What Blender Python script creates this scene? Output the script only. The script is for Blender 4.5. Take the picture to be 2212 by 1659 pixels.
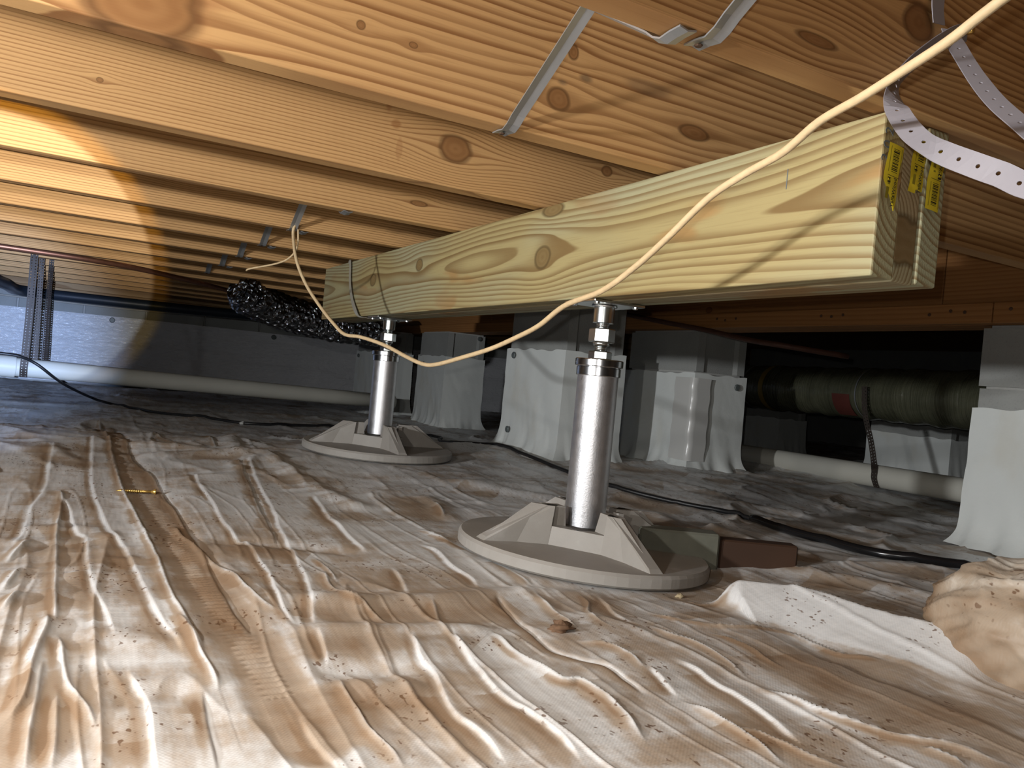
import bpy, bmesh, math, random
import numpy as np
from mathutils import Vector, Matrix
random.seed(7); rng = np.random.RandomState(11)
for o in list(bpy.data.objects): bpy.data.objects.remove(o)
S = bpy.context.scene
COL = S.collection
PI = math.pi

# ------------------------------------------------------------------ camera
# world: X runs along the floor joists, Y along the support beam, Z up
YAW, PITCH, ROLL, FPX = 0.4990, -0.0048, 0.0934, 1739.0
fw = Vector((math.sin(YAW)*math.cos(PITCH), math.cos(YAW)*math.cos(PITCH), math.sin(PITCH)))
rt = Vector((math.cos(YAW), -math.sin(YAW), 0)); up = rt.cross(fw)
c_, s_ = math.cos(ROLL), math.sin(ROLL)
ix = rt*c_ + up*s_            # picture right
iy = up*c_ - rt*s_            # picture up
cam = bpy.data.cameras.new('camera'); co = bpy.data.objects.new('camera', cam); COL.objects.link(co)
cam.sensor_fit = 'HORIZONTAL'; cam.sensor_width = 36.0; cam.lens = 36.0*FPX/2212.0
cam.clip_start = 0.02; cam.clip_end = 60
M = Matrix((ix, iy, -fw)).transposed().to_4x4(); M.translation = Vector((0, 0, 0.30))
co.matrix_world = M
S.camera = co

# ------------------------------------------------------------------ world, lamps, exposure
w = bpy.data.worlds.new('world'); S.world = w; w.use_nodes = True
w.node_tree.nodes['Background'].inputs[0].default_value = (0.55, 0.6, 0.7, 1)
w.node_tree.nodes['Background'].inputs[1].default_value = 0.0
S.view_settings.view_transform = 'Standard'; S.view_settings.look = 'None'
S.view_settings.exposure = -0.15; S.view_settings.gamma = 1.0
S.view_settings.use_curve_mapping = False

def aim(o, target):
    d = Vector(target) - o.location
    o.rotation_euler = d.to_track_quat('-Z', 'Y').to_euler()
def spot(name, loc, target, power, color, angle, blend, radius):
    l = bpy.data.lights.new(name, 'SPOT'); l.energy = power; l.color = color
    l.spot_size = angle; l.spot_blend = blend; l.shadow_soft_size = radius
    o = bpy.data.objects.new(name, l); COL.objects.link(o); o.location = loc; aim(o, target)
    return o
S.cycles.max_bounces = 5; S.cycles.diffuse_bounces = 2; S.cycles.glossy_bounces = 2
S.cycles.caustics_reflective = False; S.cycles.caustics_refractive = False
# hand lamp held out to the left of the lens, and an added unseen fill lamp further left that evens the light
spot('hand_lamp', (-0.36, 0.55, 0.495), (0.9, 1.9, 0.25), 21.0, (1.0, 0.965, 0.91), 2.8, 0.5, 0.02)
spot('added_side_fill', (-1.75, 0.50, 0.50), (1.7, 1.45, 0.22), 190.0, (0.96, 0.98, 1.0), 1.92, 0.75, 0.04)
# the phone's own flash beside the lens
spot('phone_flash', Vector((0, 0, 0.30)) - rt*0.03 + Vector((0, 0, 0.02)) - fw*0.02, (0.85, 0.95, -0.08), 16.0, (1.0, 0.97, 0.93), 1.75, 0.9, 0.004)
# its focused hot spot, white core with a warm fringe at the lens edge
HOT = Vector((0, 0, 0.30)) + rt*0.01 - fw*0.10 + Vector((0, 0, 0.0))
HT = Vector((0, 0, 0.30)) + (fw + rt*((15-1106)*c_+(562-829.5)*s_)/FPX + up*((15-1106)*s_-(562-829.5)*c_)/FPX)*5.0
spot('headlamp_core', HOT, HT, 210.0, (0.84, 0.92, 1.0), math.radians(16.4), 0.10, 0.004)
spot('headlamp_fringe', HOT, HT, 90.0, (1.0, 0.60, 0.04), math.radians(18.4), 0.16, 0.004)

HT2 = Vector((0, 0, 0.30)) + (fw + rt*((0-1106)*c_+(720-829.5)*s_)/FPX + up*((0-1106)*s_-(720-829.5)*c_)/FPX)*5.0
spot('wall_fill_beam', HOT, HT2, 1350.0, (0.34, 0.54, 1.0), math.radians(15.0), 1.0, 0.004)  # added bluish beam that brightens the far wall, apart from the hot spot

# ------------------------------------------------------------------ helpers
def put(name, me, mat=None, parent=None, loc=None):
    o = bpy.data.objects.new(name, me); COL.objects.link(o)
    if mat is not None and not me.materials: me.materials.append(mat)
    if parent is not None: o.parent = parent
    if loc is not None: o.location = loc
    return o
def tag(o, label=None, cat=None, group=None, kind=None):
    if label: o['label'] = label
    if cat: o['category'] = cat
    if group: o['group'] = group
    if kind: o['kind'] = kind
    return o
def thing(name, label, cat, loc=(0, 0, 0), group=None, rot=None):
    o = bpy.data.objects.new(name, None); COL.objects.link(o); o.location = loc
    o.empty_display_size = 0.05
    if rot: o.rotation_euler = rot
    return tag(o, label, cat, group)
def mesh(v, f, smooth=False, name='m'):
    me = bpy.data.meshes.new(name); me.from_pydata([tuple(map(float, p)) for p in v], [], f); me.update()
    if smooth: me.polygons.foreach_set('use_smooth', [True]*len(me.polygons))
    return me
def from_bm(bm, smooth=False):
    bmesh.ops.recalc_face_normals(bm, faces=bm.faces[:])
    me = bpy.data.meshes.new('m'); bm.to_mesh(me); bm.free()
    if smooth: me.polygons.foreach_set('use_smooth', [True]*len(me.polygons))
    return me
def box(x0, x1, y0, y1, z0, z1, bev=0.0, seg=1):
    bm = bmesh.new()
    vs = [bm.verts.new(p) for p in ((x0,y0,z0),(x1,y0,z0),(x1,y1,z0),(x0,y1,z0),(x0,y0,z1),(x1,y0,z1),(x1,y1,z1),(x0,y1,z1))]
    for f in ((0,3,2,1),(4,5,6,7),(0,1,5,4),(1,2,6,5),(2,3,7,6),(3,0,4,7)): bm.faces.new([vs[i] for i in f])
    if bev: bmesh.ops.bevel(bm, geom=bm.edges[:], offset=bev, segments=seg, affect='EDGES', profile=0.5)
    return from_bm(bm)
def catmull(P, n=6):
    P = [np.array(p, float) for p in P]; Q = [2*P[0]-P[1]] + P + [2*P[-1]-P[-2]]; out = []
    for i in range(1, len(Q)-2):
        a, b, c, d = Q[i-1:i+3]
        for k in range(n):
            t = k/n
            out.append(0.5*((2*b)+(c-a)*t+(2*a-5*b+4*c-d)*t*t+(3*b-a-3*c+d)*t**3))
    out.append(P[-1]); return np.array(out)
def tube(P, r, n=10, caps=True, rad=None):
    """a swept round section; rad(i, count, angle) may vary the radius"""
    P = np.array(P, float); m = len(P); V = []; F = []
    T = np.gradient(P, axis=0); T /= np.linalg.norm(T, axis=1)[:, None]+1e-12
    u = np.cross(T[0], (0, 0, 1.0))
    if np.linalg.norm(u) < 1e-3: u = np.array((1.0, 0, 0))
    u /= np.linalg.norm(u)
    for i in range(m):
        u = u - T[i]*np.dot(u, T[i]); u /= np.linalg.norm(u); v = np.cross(T[i], u)
        for k in range(n):
            a = 2*PI*k/n; rr = r if rad is None else rad(i, m, a)
            V.append(P[i] + (u*math.cos(a)+v*math.sin(a))*rr)
    for i in range(m-1):
        for k in range(n):
            a, b = i*n+k, i*n+(k+1) % n
            F.append((a, b, b+n, a+n))
    if caps: F.append(tuple(range(n-1, -1, -1))); F.append(tuple((m-1)*n+k for k in range(n)))
    me = mesh(V, F)
    me.polygons.foreach_set('use_smooth', [len(f) == 4 for f in F])
    return me
def lathe(prof, n=40, smooth=True, cap=True):
    V = []; F = []; m = len(prof)
    for r, z in prof:
        for k in range(n): V.append((r*math.cos(2*PI*k/n), r*math.sin(2*PI*k/n), z))
    for i in range(m-1):
        for k in range(n):
            a, b = i*n+k, i*n+(k+1) % n; F.append((a, b, b+n, a+n))
    if cap: F.append(tuple(range(n-1, -1, -1))); F.append(tuple((m-1)*n+k for k in range(n)))
    me = mesh(V, F, smooth)
    return me
def sharp(me, ang=35):
    try: me.set_sharp_from_angle(angle=math.radians(ang))
    except Exception: pass
    return me
def ribbon(P, N, width, thick, holes=None, curl=0.0):
    """flat strap along P; N = direction across its width at each point"""
    P = np.array(P, float); m = len(P); V = []; F = []
    T = np.gradient(P, axis=0); T /= np.linalg.norm(T, axis=1)[:, None]+1e-12
    N = np.array(N, float)
    if N.ndim == 1: N = np.repeat(N[None], m, 0)
    for i in range(m):
        w_ = N[i]-T[i]*np.dot(N[i], T[i]); w_ /= np.linalg.norm(w_)+1e-9; t_ = np.cross(T[i], w_)
        for sx, st in ((-1, -1), (0, -1+curl), (1, -1), (1, 1), (0, 1+curl), (-1, 1)):
            V.append(P[i]+w_*sx*width/2+t_*st*thick/2)
    for i in range(m-1):
        for k in range(6):
            a, b = i*6+k, i*6+(k+1) % 6; F.append((a, b, b+6, a+6))
    F.append((5, 4, 3, 2, 1, 0)); F.append(tuple((m-1)*6+k for k in range(6)))
    bm = bmesh.new(); me = mesh(V, F); bm.from_mesh(me); bpy.data.meshes.remove(me)
    return from_bm(bm)
def disc(p, n, r, h, seg=12, hole=0):
    """small stud: a bevelled disc at p facing n"""
    me = lathe([(r*0.2, -h*0.2), (r, -h*0.2), (r, h*0.5), (r*0.8, h), (r*0.25, h)], seg, False)
    q = Vector(n).to_track_quat('Z', 'Y').to_matrix().to_4x4(); q.translation = Vector(p); me.transform(q)
    return me

# numpy noise -------------------------------------------------------
def _h(ix_, iy_, s):
    n = (ix_*374761393 + iy_*668265263 + s*974634541) & 0xffffffff
    n = ((n ^ (n >> 13))*1274126177) & 0xffffffff
    return ((n ^ (n >> 16)) & 0xffff)/32767.5 - 1.0
def vnoise(x, y, s=0):
    x = np.asarray(x, float); y = np.asarray(y, float)
    xi = np.floor(x).astype(np.int64); yi = np.floor(y).astype(np.int64)
    fx = x-xi; fy = y-yi; fx = fx*fx*fx*(fx*(fx*6-15)+10); fy = fy*fy*fy*(fy*(fy*6-15)+10)
    a = _h(xi, yi, s); b = _h(xi+1, yi, s); c = _h(xi, yi+1, s); d = _h(xi+1, yi+1, s)
    return (a+(b-a)*fx)*(1-fy) + (c+(d-c)*fx)*fy
def fbm(x, y, s=0, o=4):
    v = 0; a = 1.0
    for i in range(o):
        v = v + a*vnoise(x, y, s+i*17); x = x*2.03+5.1; y = y*2.03+1.7; a *= 0.5
    return v
def sst(a, b, x):
    t = np.clip((x-a)/(b-a), 0, 1); return t*t*(3-2*t)

# shader building ---------------------------------------------------
class G:
    def __init__(s, name):
        s.mat = bpy.data.materials.new(name); s.mat.use_nodes = True; s.t = s.mat.node_tree
        s.b = s.t.nodes['Principled BSDF']; s.tc = s.t.nodes.new('ShaderNodeTexCoord')
    def lk(s, v, sock):
        if isinstance(v, (int, float)):
            try: sock.default_value = v
            except TypeError: sock.default_value = (v, v, v)
        elif isinstance(v, tuple): sock.default_value = v if len(v) == len(sock.default_value) else v+(1.0,)
        else: s.t.links.new(v, sock)
    def m(s, op, *a, clamp=False):
        n = s.t.nodes.new('ShaderNodeMath'); n.operation = op; n.use_clamp = clamp
        for i, v in enumerate(a): s.lk(v, n.inputs[i])
        return n.outputs[0]
    def add(s, a, b): return s.m('ADD', a, b)
    def mul(s, a, b): return s.m('MULTIPLY', a, b)
    def sub(s, a, b): return s.m('SUBTRACT', a, b)
    def step(s, a, b, v):
        n = s.t.nodes.new('ShaderNodeMapRange'); n.interpolation_type = 'SMOOTHSTEP'
        s.lk(v, n.inputs[0]); s.lk(a, n.inputs[1]); s.lk(b, n.inputs[2]); n.inputs[3].default_value = 0; n.inputs[4].default_value = 1
        return n.outputs[0]
    def mix(s, f, a, b, mode='MIX'):
        n = s.t.nodes.new('ShaderNodeMix'); n.data_type = 'RGBA'; n.blend_type = mode
        s.lk(f, n.inputs[0]); s.lk(a, n.inputs[6]); s.lk(b, n.inputs[7]); return n.outputs[2]
    def obj(s): return s.tc.outputs['Object']
    def xyz(s, v=None):
        n = s.t.nodes.new('ShaderNodeSeparateXYZ'); s.lk(v or s.obj(), n.inputs[0]); return n.outputs
    def vec(s, x, y, z):
        n = s.t.nodes.new('ShaderNodeCombineXYZ'); s.lk(x, n.inputs[0]); s.lk(y, n.inputs[1]); s.lk(z, n.inputs[2]); return n.outputs[0]
    def scl(s, sc, v=None, off=(0, 0, 0)):
        n = s.t.nodes.new('ShaderNodeMapping'); n.inputs['Scale'].default_value = sc; n.inputs['Location'].default_value = off
        s.lk(v or s.obj(), n.inputs[0]); return n.outputs[0]
    def noise(s, v, sc=1.0, det=3.0, rough=0.55, dist=0.0):
        n = s.t.nodes.new('ShaderNodeTexNoise'); s.lk(v, n.inputs['Vector']); n.inputs['Scale'].default_value = sc
        n.inputs['Detail'].default_value = det; n.inputs['Roughness'].default_value = rough; n.inputs['Distortion'].default_value = dist
        return n.outputs['Fac']
    def voro(s, v, sc=1.0, feat='F1'):
        n = s.t.nodes.new('ShaderNodeTexVoronoi'); n.feature = feat; s.lk(v, n.inputs['Vector']); n.inputs['Scale'].default_value = sc
        return n.outputs['Distance']
    def attr(s, name):
        n = s.t.nodes.new('ShaderNodeAttribute'); n.attribute_name = name; return n.outputs['Fac']
    def bump(s, h, strength=0.3, dist=0.002):
        n = s.t.nodes.new('ShaderNodeBump'); n.inputs['Strength'].default_value = strength; n.inputs['Distance'].default_value = dist
        s.lk(h, n.inputs['Height']); s.t.links.new(n.outputs[0], s.b.inputs['Normal']); return n
    def out(s, col, rough=0.6, metal=0.0, spec=0.5):
        s.lk(col, s.b.inputs['Base Color']); s.lk(rough, s.b.inputs['Roughness']); s.lk(metal, s.b.inputs['Metallic'])
        s.b.inputs['Specular IOR Level'].default_value = spec
        return s.mat
def plain(name, col, rough=0.6, metal=0.0, var=0.12, sc=20.0, bump=0.0, spec=0.5):
    g = G(name); n = g.noise(g.obj(), sc, 4)
    dk = tuple(c*(1-var) for c in col); lt = tuple(min(1, c*(1+var)) for c in col)
    c = g.mix(n, dk, lt)
    if bump: g.bump(n, bump, 0.003)
    return g.out(c, rough, metal, spec)
def wood(name, light, dark, spacing, pith, wob=0.02, knots=(), axis='X', seed=0.0, contrast=0.8, patch=None, green=None, wobL=0.9, stains=(), edge0=0.25):
    """pine: growth rings around a pith line, late-wood lines, grain that parts round the knots"""
    g = G(name); x, y, z = g.xyz()
    if axis == 'X': L, W_, V = x, y, z
    else: L, W_, V = y, x, z
    base = g.vec(g.mul(L, 1.0), g.mul(W_, 1.0), g.mul(V, 1.0))
    n1 = g.noise(g.scl((wobL, 4.0, 5.0), base, (seed, seed*1.3, seed*0.7)), 1.0, 1.0, 0.45)
    n2 = g.noise(g.scl((4.0, 30.0, 30.0), base, (seed*2, 3, 1)), 1.0, 1.0)
    Vd = V
    kcol = None
    for (kl, kv, rl, rv, sa, sb) in knots:
        dl = g.sub(L, kl); dv = g.sub(V, kv)
        e = g.m('EXPONENT', g.mul(g.add(g.m('POWER', g.m('ABSOLUTE', g.mul(dl, 1/sa)), 2.0), g.m('POWER', g.m('ABSOLUTE', g.mul(dv, 1/sb)), 2.0)), -1.0))
        Vd = g.sub(Vd, g.mul(g.mul(dv, e), 0.93))
        k = g.m('SQRT', g.add(g.m('POWER', g.m('ABSOLUTE', g.mul(dl, 1/rl)), 2.0), g.m('POWER', g.m('ABSOLUTE', g.mul(dv, 1/rv)), 2.0)))
        k = g.add(k, g.mul(g.sub(n2, 0.5), 0.75))
        kcol = k if kcol is None else g.m('MINIMUM', kcol, k)
    r = g.m('SQRT', g.add(g.m('POWER', g.m('ABSOLUTE', g.sub(W_, pith[0])), 2.0), g.m('POWER', g.m('ABSOLUTE', g.sub(Vd, pith[1])), 2.0)))
    r = g.add(r, g.mul(g.sub(n1, 0.5), wob)); r = g.add(r, g.mul(g.sub(n2, 0.5), 0.004))
    q = g.mul(r, 1/spacing); idx = g.m('FLOOR', q); f = g.m('FRACT', q)
    wn = g.t.nodes.new('ShaderNodeTexWhiteNoise'); wn.noise_dimensions = '1D'; g.lk(idx, wn.inputs['W'])
    late = g.mul(g.step(edge0, 0.9, f), g.sub(1.0, g.step(0.93, 1.0, f)))
    late = g.mul(late, g.add(0.55, g.mul(wn.outputs[0], 0.45)))
    tone = g.noise(g.scl((1.2, 10, 9), base, (7, seed, 2)), 1.0, 1.0)
    col = g.mix(g.mul(tone, 0.55), light, tuple(a*0.72+b*0.28 for a, b in zip(light, dark)))
    if patch:
        pm = g.step(patch[1], patch[1]+0.06, g.noise(g.scl((3.0, 6, 10), base, (seed+4, 1, 5)), 1.0, 2.0))
        col = g.mix(g.mul(pm, 0.75), col, patch[0])
    if green:
        gm = g.step(0.42, 0.62, g.noise(g.scl((1.8, 8, 6), base, (seed+9, 3, 3)), 1.0, 1.0))
        col = g.mix(g.mul(gm, 0.8), col, green)
    col = g.mix(g.mul(late, contrast), col, dark)
    for (sl, sv, sr, sh, sc_, sk) in stains:      # drips and smudges: place, size, colour, strength
        dd = g.m('SQRT', g.add(g.m('POWER', g.m('ABSOLUTE', g.mul(g.sub(L, sl), 1/sr)), 2.0), g.m('POWER', g.m('ABSOLUTE', g.mul(g.sub(V, sv), 1/sh)), 2.0)))
        dd = g.add(dd, g.mul(g.sub(n2, 0.5), 2.2))
        col = g.mix(g.mul(g.sub(1.0, g.step(0.45, 1.0, dd)), sk), col, sc_)
    fib = g.noise(g.scl((12, 400, 400), base), 1.0, 0.0)
    col = g.mix(g.mul(g.step(0.5, 0.8, fib), 0.16), col, dark)
    if kcol is not None:
        ring = g.m('SINE', g.add(g.mul(kcol, 11.0), g.mul(n1, 9.0)))
        kc = g.mix(g.add(g.add(0.30, g.mul(ring, 0.10)), g.mul(n2, 0.35)), tuple(c*0.85 for c in dark), tuple(a*0.40+b*0.60 for a, b in zip(light, dark)))
        edge = g.mul(g.step(0.72, 0.95, kcol), g.sub(1.0, g.step(1.0, 1.25, kcol)))
        col = g.mix(g.sub(1.0, g.step(0.9, 1.02, kcol)), col, kc)
        col = g.mix(g.mul(edge, 0.55), col, tuple(c*0.3 for c in dark))
    g.bump(fib, 0.25, 0.0006)
    return g.out(col, 0.62, 0.0, 0.3)

# ------------------------------------------------------------------ materials
def sheet_mat(name, mudamt=1.0, white=(0.72, 0.72, 0.715), attr=True):
    g = G(name); x, y, z = g.xyz()
    a1 = g.noise(g.scl((7.0, 2.2, 3.0)), 1.0, 3.0, 0.62, 0.6)
    a2 = g.noise(g.scl((3.0, 9.0, 4.0), None, (3, 1, 0)), 1.0, 3.0, 0.6, 0.8)
    a3 = g.noise(g.scl((60.0, 22.0, 30.0)), 1.0, 3.0, 0.68)
    f = g.add(g.mul(a1, 0.55), g.mul(a2, 0.45)); f = g.add(f, g.mul(g.sub(a3, 0.5), 0.30))
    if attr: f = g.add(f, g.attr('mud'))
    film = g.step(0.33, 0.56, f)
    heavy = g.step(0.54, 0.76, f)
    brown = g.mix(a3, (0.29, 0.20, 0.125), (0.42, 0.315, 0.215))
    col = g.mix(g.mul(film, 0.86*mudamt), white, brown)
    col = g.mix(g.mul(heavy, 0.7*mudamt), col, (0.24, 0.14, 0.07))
    sp = g.mul(g.step(0.63, 0.70, g.noise(g.scl((150, 90, 90)), 1.0, 1.0, 0.7)), g.step(0.5, 0.62, g.noise(g.scl((9, 9, 9), None, (2, 2, 2)), 1.0, 1.0)))
    col = g.mix(g.mul(sp, 0.8*mudamt), col, (0.13, 0.06, 0.025))
    wv = g.mul(g.m('SINE', g.mul(x, 1500.0)), g.m('SINE', g.mul(y, 1500.0)))
    wr = g.noise(g.scl((30.0, 110.0, 60.0)), 1.0, 2.0, 0.6, 0.0)
    wr2 = g.noise(g.scl((90.0, 14.0, 60.0), None, (5, 5, 5)), 1.0, 1.0, 0.6, 0.0)
    g.bump(g.add(g.add(g.mul(wr, 0.8), g.mul(wr2, 0.8)), g.mul(wv, 0.05)), 0.45, 0.0018)
    return g.out(col, g.add(0.36, g.mul(film, 0.2)), 0.0, 0.45)
SHEET = sheet_mat('white_reinforced_sheet')
BAG = sheet_mat('muddy_bag_plastic', 1.0, (0.78, 0.74, 0.66), True)
def wrap_mat(name, col, rough):
    g = G(name); n = g.noise(g.scl((5, 5, 3)), 1.0, 4.0); f = g.noise(g.scl((25, 25, 40)), 1.0, 4.0)
    c = g.mix(g.mul(g.step(0.55, 0.75, n), 0.35), col, tuple(v*k for v, k in zip(col, (0.8, 0.72, 0.6))))
    g.bump(g.add(n, g.mul(f, 0.4)), 0.35, 0.01)
    return g.out(c, rough, 0.0, 0.4)
WRAP = wrap_mat('white_pier_wrap', (0.72, 0.75, 0.73), 0.42)
def liner_mat():
    g = G('white_wall_liner'); n = g.noise(g.scl((2.0, 2.0, 9.0)), 1.0, 5.0, 0.6, 1.2); f = g.noise(g.scl((26, 26, 60)), 1.0, 4.0, 0.7, 0.8)
    g.bump(g.add(n, g.mul(f, 0.5)), 0.8, 0.02)
    return g.out((0.74, 0.75, 0.78), 0.16, 0.0, 0.7)
LINER = liner_mat()
SOIL = plain('brown_soil', (0.16, 0.09, 0.05), 0.95, 0, 0.5, 18, 0.6)
def cmu_mat():
    g = G('grey_concrete_block'); n = g.noise(g.obj(), 160, 4, 0.7); l = g.noise(g.obj(), 5, 3)
    c = g.mix(l, (0.27, 0.275, 0.265), (0.40, 0.41, 0.39)); c = g.mix(g.mul(g.step(0.5, 0.8, n), 0.4), c, (0.18, 0.18, 0.17))
    g.bump(n, 0.5, 0.003); return g.out(c, 0.93, 0, 0.2)
CMU = cmu_mat(); MORTAR = plain('pale_mortar', (0.45, 0.45, 0.43), 0.95, 0, 0.15, 60, 0.3)
STEEL = plain('galvanised_strap_steel', (0.46, 0.48, 0.50), 0.42, 0.75, 0.12, 30)
ZINC = plain('zinc_plated_steel', (0.72, 0.76, 0.76), 0.24, 1.0, 0.08, 50)
CHROME = plain('bright_machined_steel', (0.74, 0.75, 0.77), 0.20, 1.0, 0.06, 70)
def pipe_mat():
    g = G('galvanised_pipe_steel'); n = g.noise(g.obj(), 55, 4, 0.6); s2 = g.noise(g.scl((160, 160, 60)), 1.0, 2.0)
    c = g.mix(n, (0.55, 0.56, 0.58), (0.80, 0.80, 0.82))
    c = g.mix(g.mul(g.step(0.70, 0.76, s2), 0.6), c, (0.16, 0.14, 0.12))
    rust = g.step(0.70, 0.78, g.noise(g.scl((9, 9, 9), None, (4, 4, 1)), 1.0, 4.0))
    c = g.mix(g.mul(rust, 0.5), c, (0.34, 0.24, 0.16))
    g.bump(g.noise(g.obj(), 300, 3), 0.25, 0.0012)
    return g.out(c, g.add(0.36, g.mul(n, 0.16)), 1.0)
GALV = pipe_mat()
def comp_mat():
    g = G('grey_brown_composite'); n = g.noise(g.obj(), 14, 5, 0.6); m_ = g.noise(g.obj(), 220, 3)
    c = g.mix(n, (0.28, 0.255, 0.225), (0.41, 0.39, 0.36)); c = g.mix(g.mul(g.step(0.58, 0.72, n), 0.5), c, (0.47, 0.45, 0.43))
    g.bump(m_, 0.2, 0.001); return g.out(c, 0.55, 0, 0.4)
COMP = comp_mat()
PVC = plain('dirty_white_pvc', (0.62, 0.61, 0.54), 0.35, 0, 0.10, 6)
BLACKR = plain('black_rubber', (0.012, 0.012, 0.013), 0.42, 0, 0.3, 40)
DARKST = plain('dark_rusty_strap', (0.045, 0.034, 0.028), 0.6, 0.2, 0.4, 60)
WSTRAP = plain('grey_white_plastic_strap', (0.34, 0.32, 0.35), 0.45, 0, 0.05, 20)
CORDM = plain('tan_cord_jacket', (0.70, 0.52, 0.30), 0.6, 0, 0.22, 90, 0.3)
BRASS = plain('gold_zinc_screw', (0.75, 0.50, 0.14), 0.35, 0.8, 0.15, 60)
NAILM = plain('rusty_nail_steel', (0.12, 0.07, 0.045), 0.6, 0.5, 0.3, 60)
COPPER = plain('dull_copper', (0.35, 0.16, 0.10), 0.45, 0.8, 0.35, 30)
YEL = plain('yellow_tag_vinyl', (0.80, 0.62, 0.035), 0.42, 0, 0.06, 60)
INK = plain('black_print', (0.02, 0.018, 0.01), 0.5, 0, 0.1, 60)
INK2 = plain('olive_print', (0.30, 0.24, 0.02), 0.5, 0, 0.1, 60)
PENCIL = plain('pencil_grey', (0.16, 0.18, 0.18), 0.6, 0, 0.2, 60)
PINM = plain('grey_washer', (0.13, 0.15, 0.15), 0.5, 0.2, 0.2, 40)
def foil_mat():
    g = G('crinkled_foil'); v = g.voro(g.obj(), 38); n = g.noise(g.obj(), 30, 4)
    g.bump(g.add(v, n), 1.0, 0.03); return g.out((0.30, 0.31, 0.33), 0.16, 1.0)
FOIL = foil_mat()
def insul_mat():
    g = G('dark_green_duct_jacket'); x, y, z = g.xyz(); n = g.noise(g.obj(), 9, 5, 0.6); r = g.noise(g.scl((3, 90, 3)), 1.0, 3.0)
    c = g.mix(n, (0.035, 0.038, 0.022), (0.13, 0.13, 0.085)); g.bump(g.add(n, g.mul(r, 0.6)), 0.7, 0.012)
    return g.out(c, 0.28, 0, 0.6)
INSUL = insul_mat()
TAPEY = plain('ochre_tape', (0.30, 0.20, 0.04), 0.5, 0, 0.2, 30)
LABELR = plain('faded_red_label', (0.10, 0.025, 0.018), 0.6, 0, 0.2, 30)
PLY = wood('subfloor_plywood', (0.42, 0.26, 0.13), (0.26, 0.14, 0.06), 0.05, (0.0, -1.0), 0.2, (), 'X', 3.0, 0.5)

# ------------------------------------------------------------------ the floor under everything, walls, subfloor
JZ = 0.644                    # underside of the joists
XL, XR, YF, YB = -4.6, 6.4, -2.6, 6.45
tag(put('floor', box(XL, XR, YF, YB, -0.30, -0.14), SOIL), kind='structure')
tag(put('ceiling', box(XL, XR, YF, YB, JZ+0.236, JZ+0.26), PLY), kind='structure')
for nm, b in (('wall_left', (XL-0.2, XL, YF, YB)), ('wall_right', (XR, XR+0.2, YF, YB)), ('wall_front', (XL, XR, YF-0.2, YF))):
    tag(put(nm, box(*b, -0.3, JZ+0.26), CMU), kind='structure')
wb = tag(put('wall_back', box(XL, XR, YB+0.02, YB+0.2, -0.3, JZ+0.26), MORTAR), kind='structure')
bl = box(0, 0.392, 0, 0.1, 0, 0.188, 0.004)
bl.materials.append(CMU)
for row, zz in enumerate((0.213, 0.411)):
    for i in range(27):
        xx = XL+0.02+i*0.402+(0.2 if row else 0.0)
        if xx+0.392 < XR: put('block', bl, None, wb, (xx, YB, zz))
rim = wood('sill_wood', (0.50, 0.33, 0.17), (0.28, 0.15, 0.06), 0.012, (0.2, -0.2), 0.03, (), 'X', 1.0)
tag(put('trim_1', box(XL, XR, YB-0.06, YB+0.02, 0.602, 0.642, 0.002), rim), kind='structure')
tag(put('trim_2', box(XL, XR, YB-0.02, YB+0.02, 0.645, 0.878, 0.002), rim), kind='structure')

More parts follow.
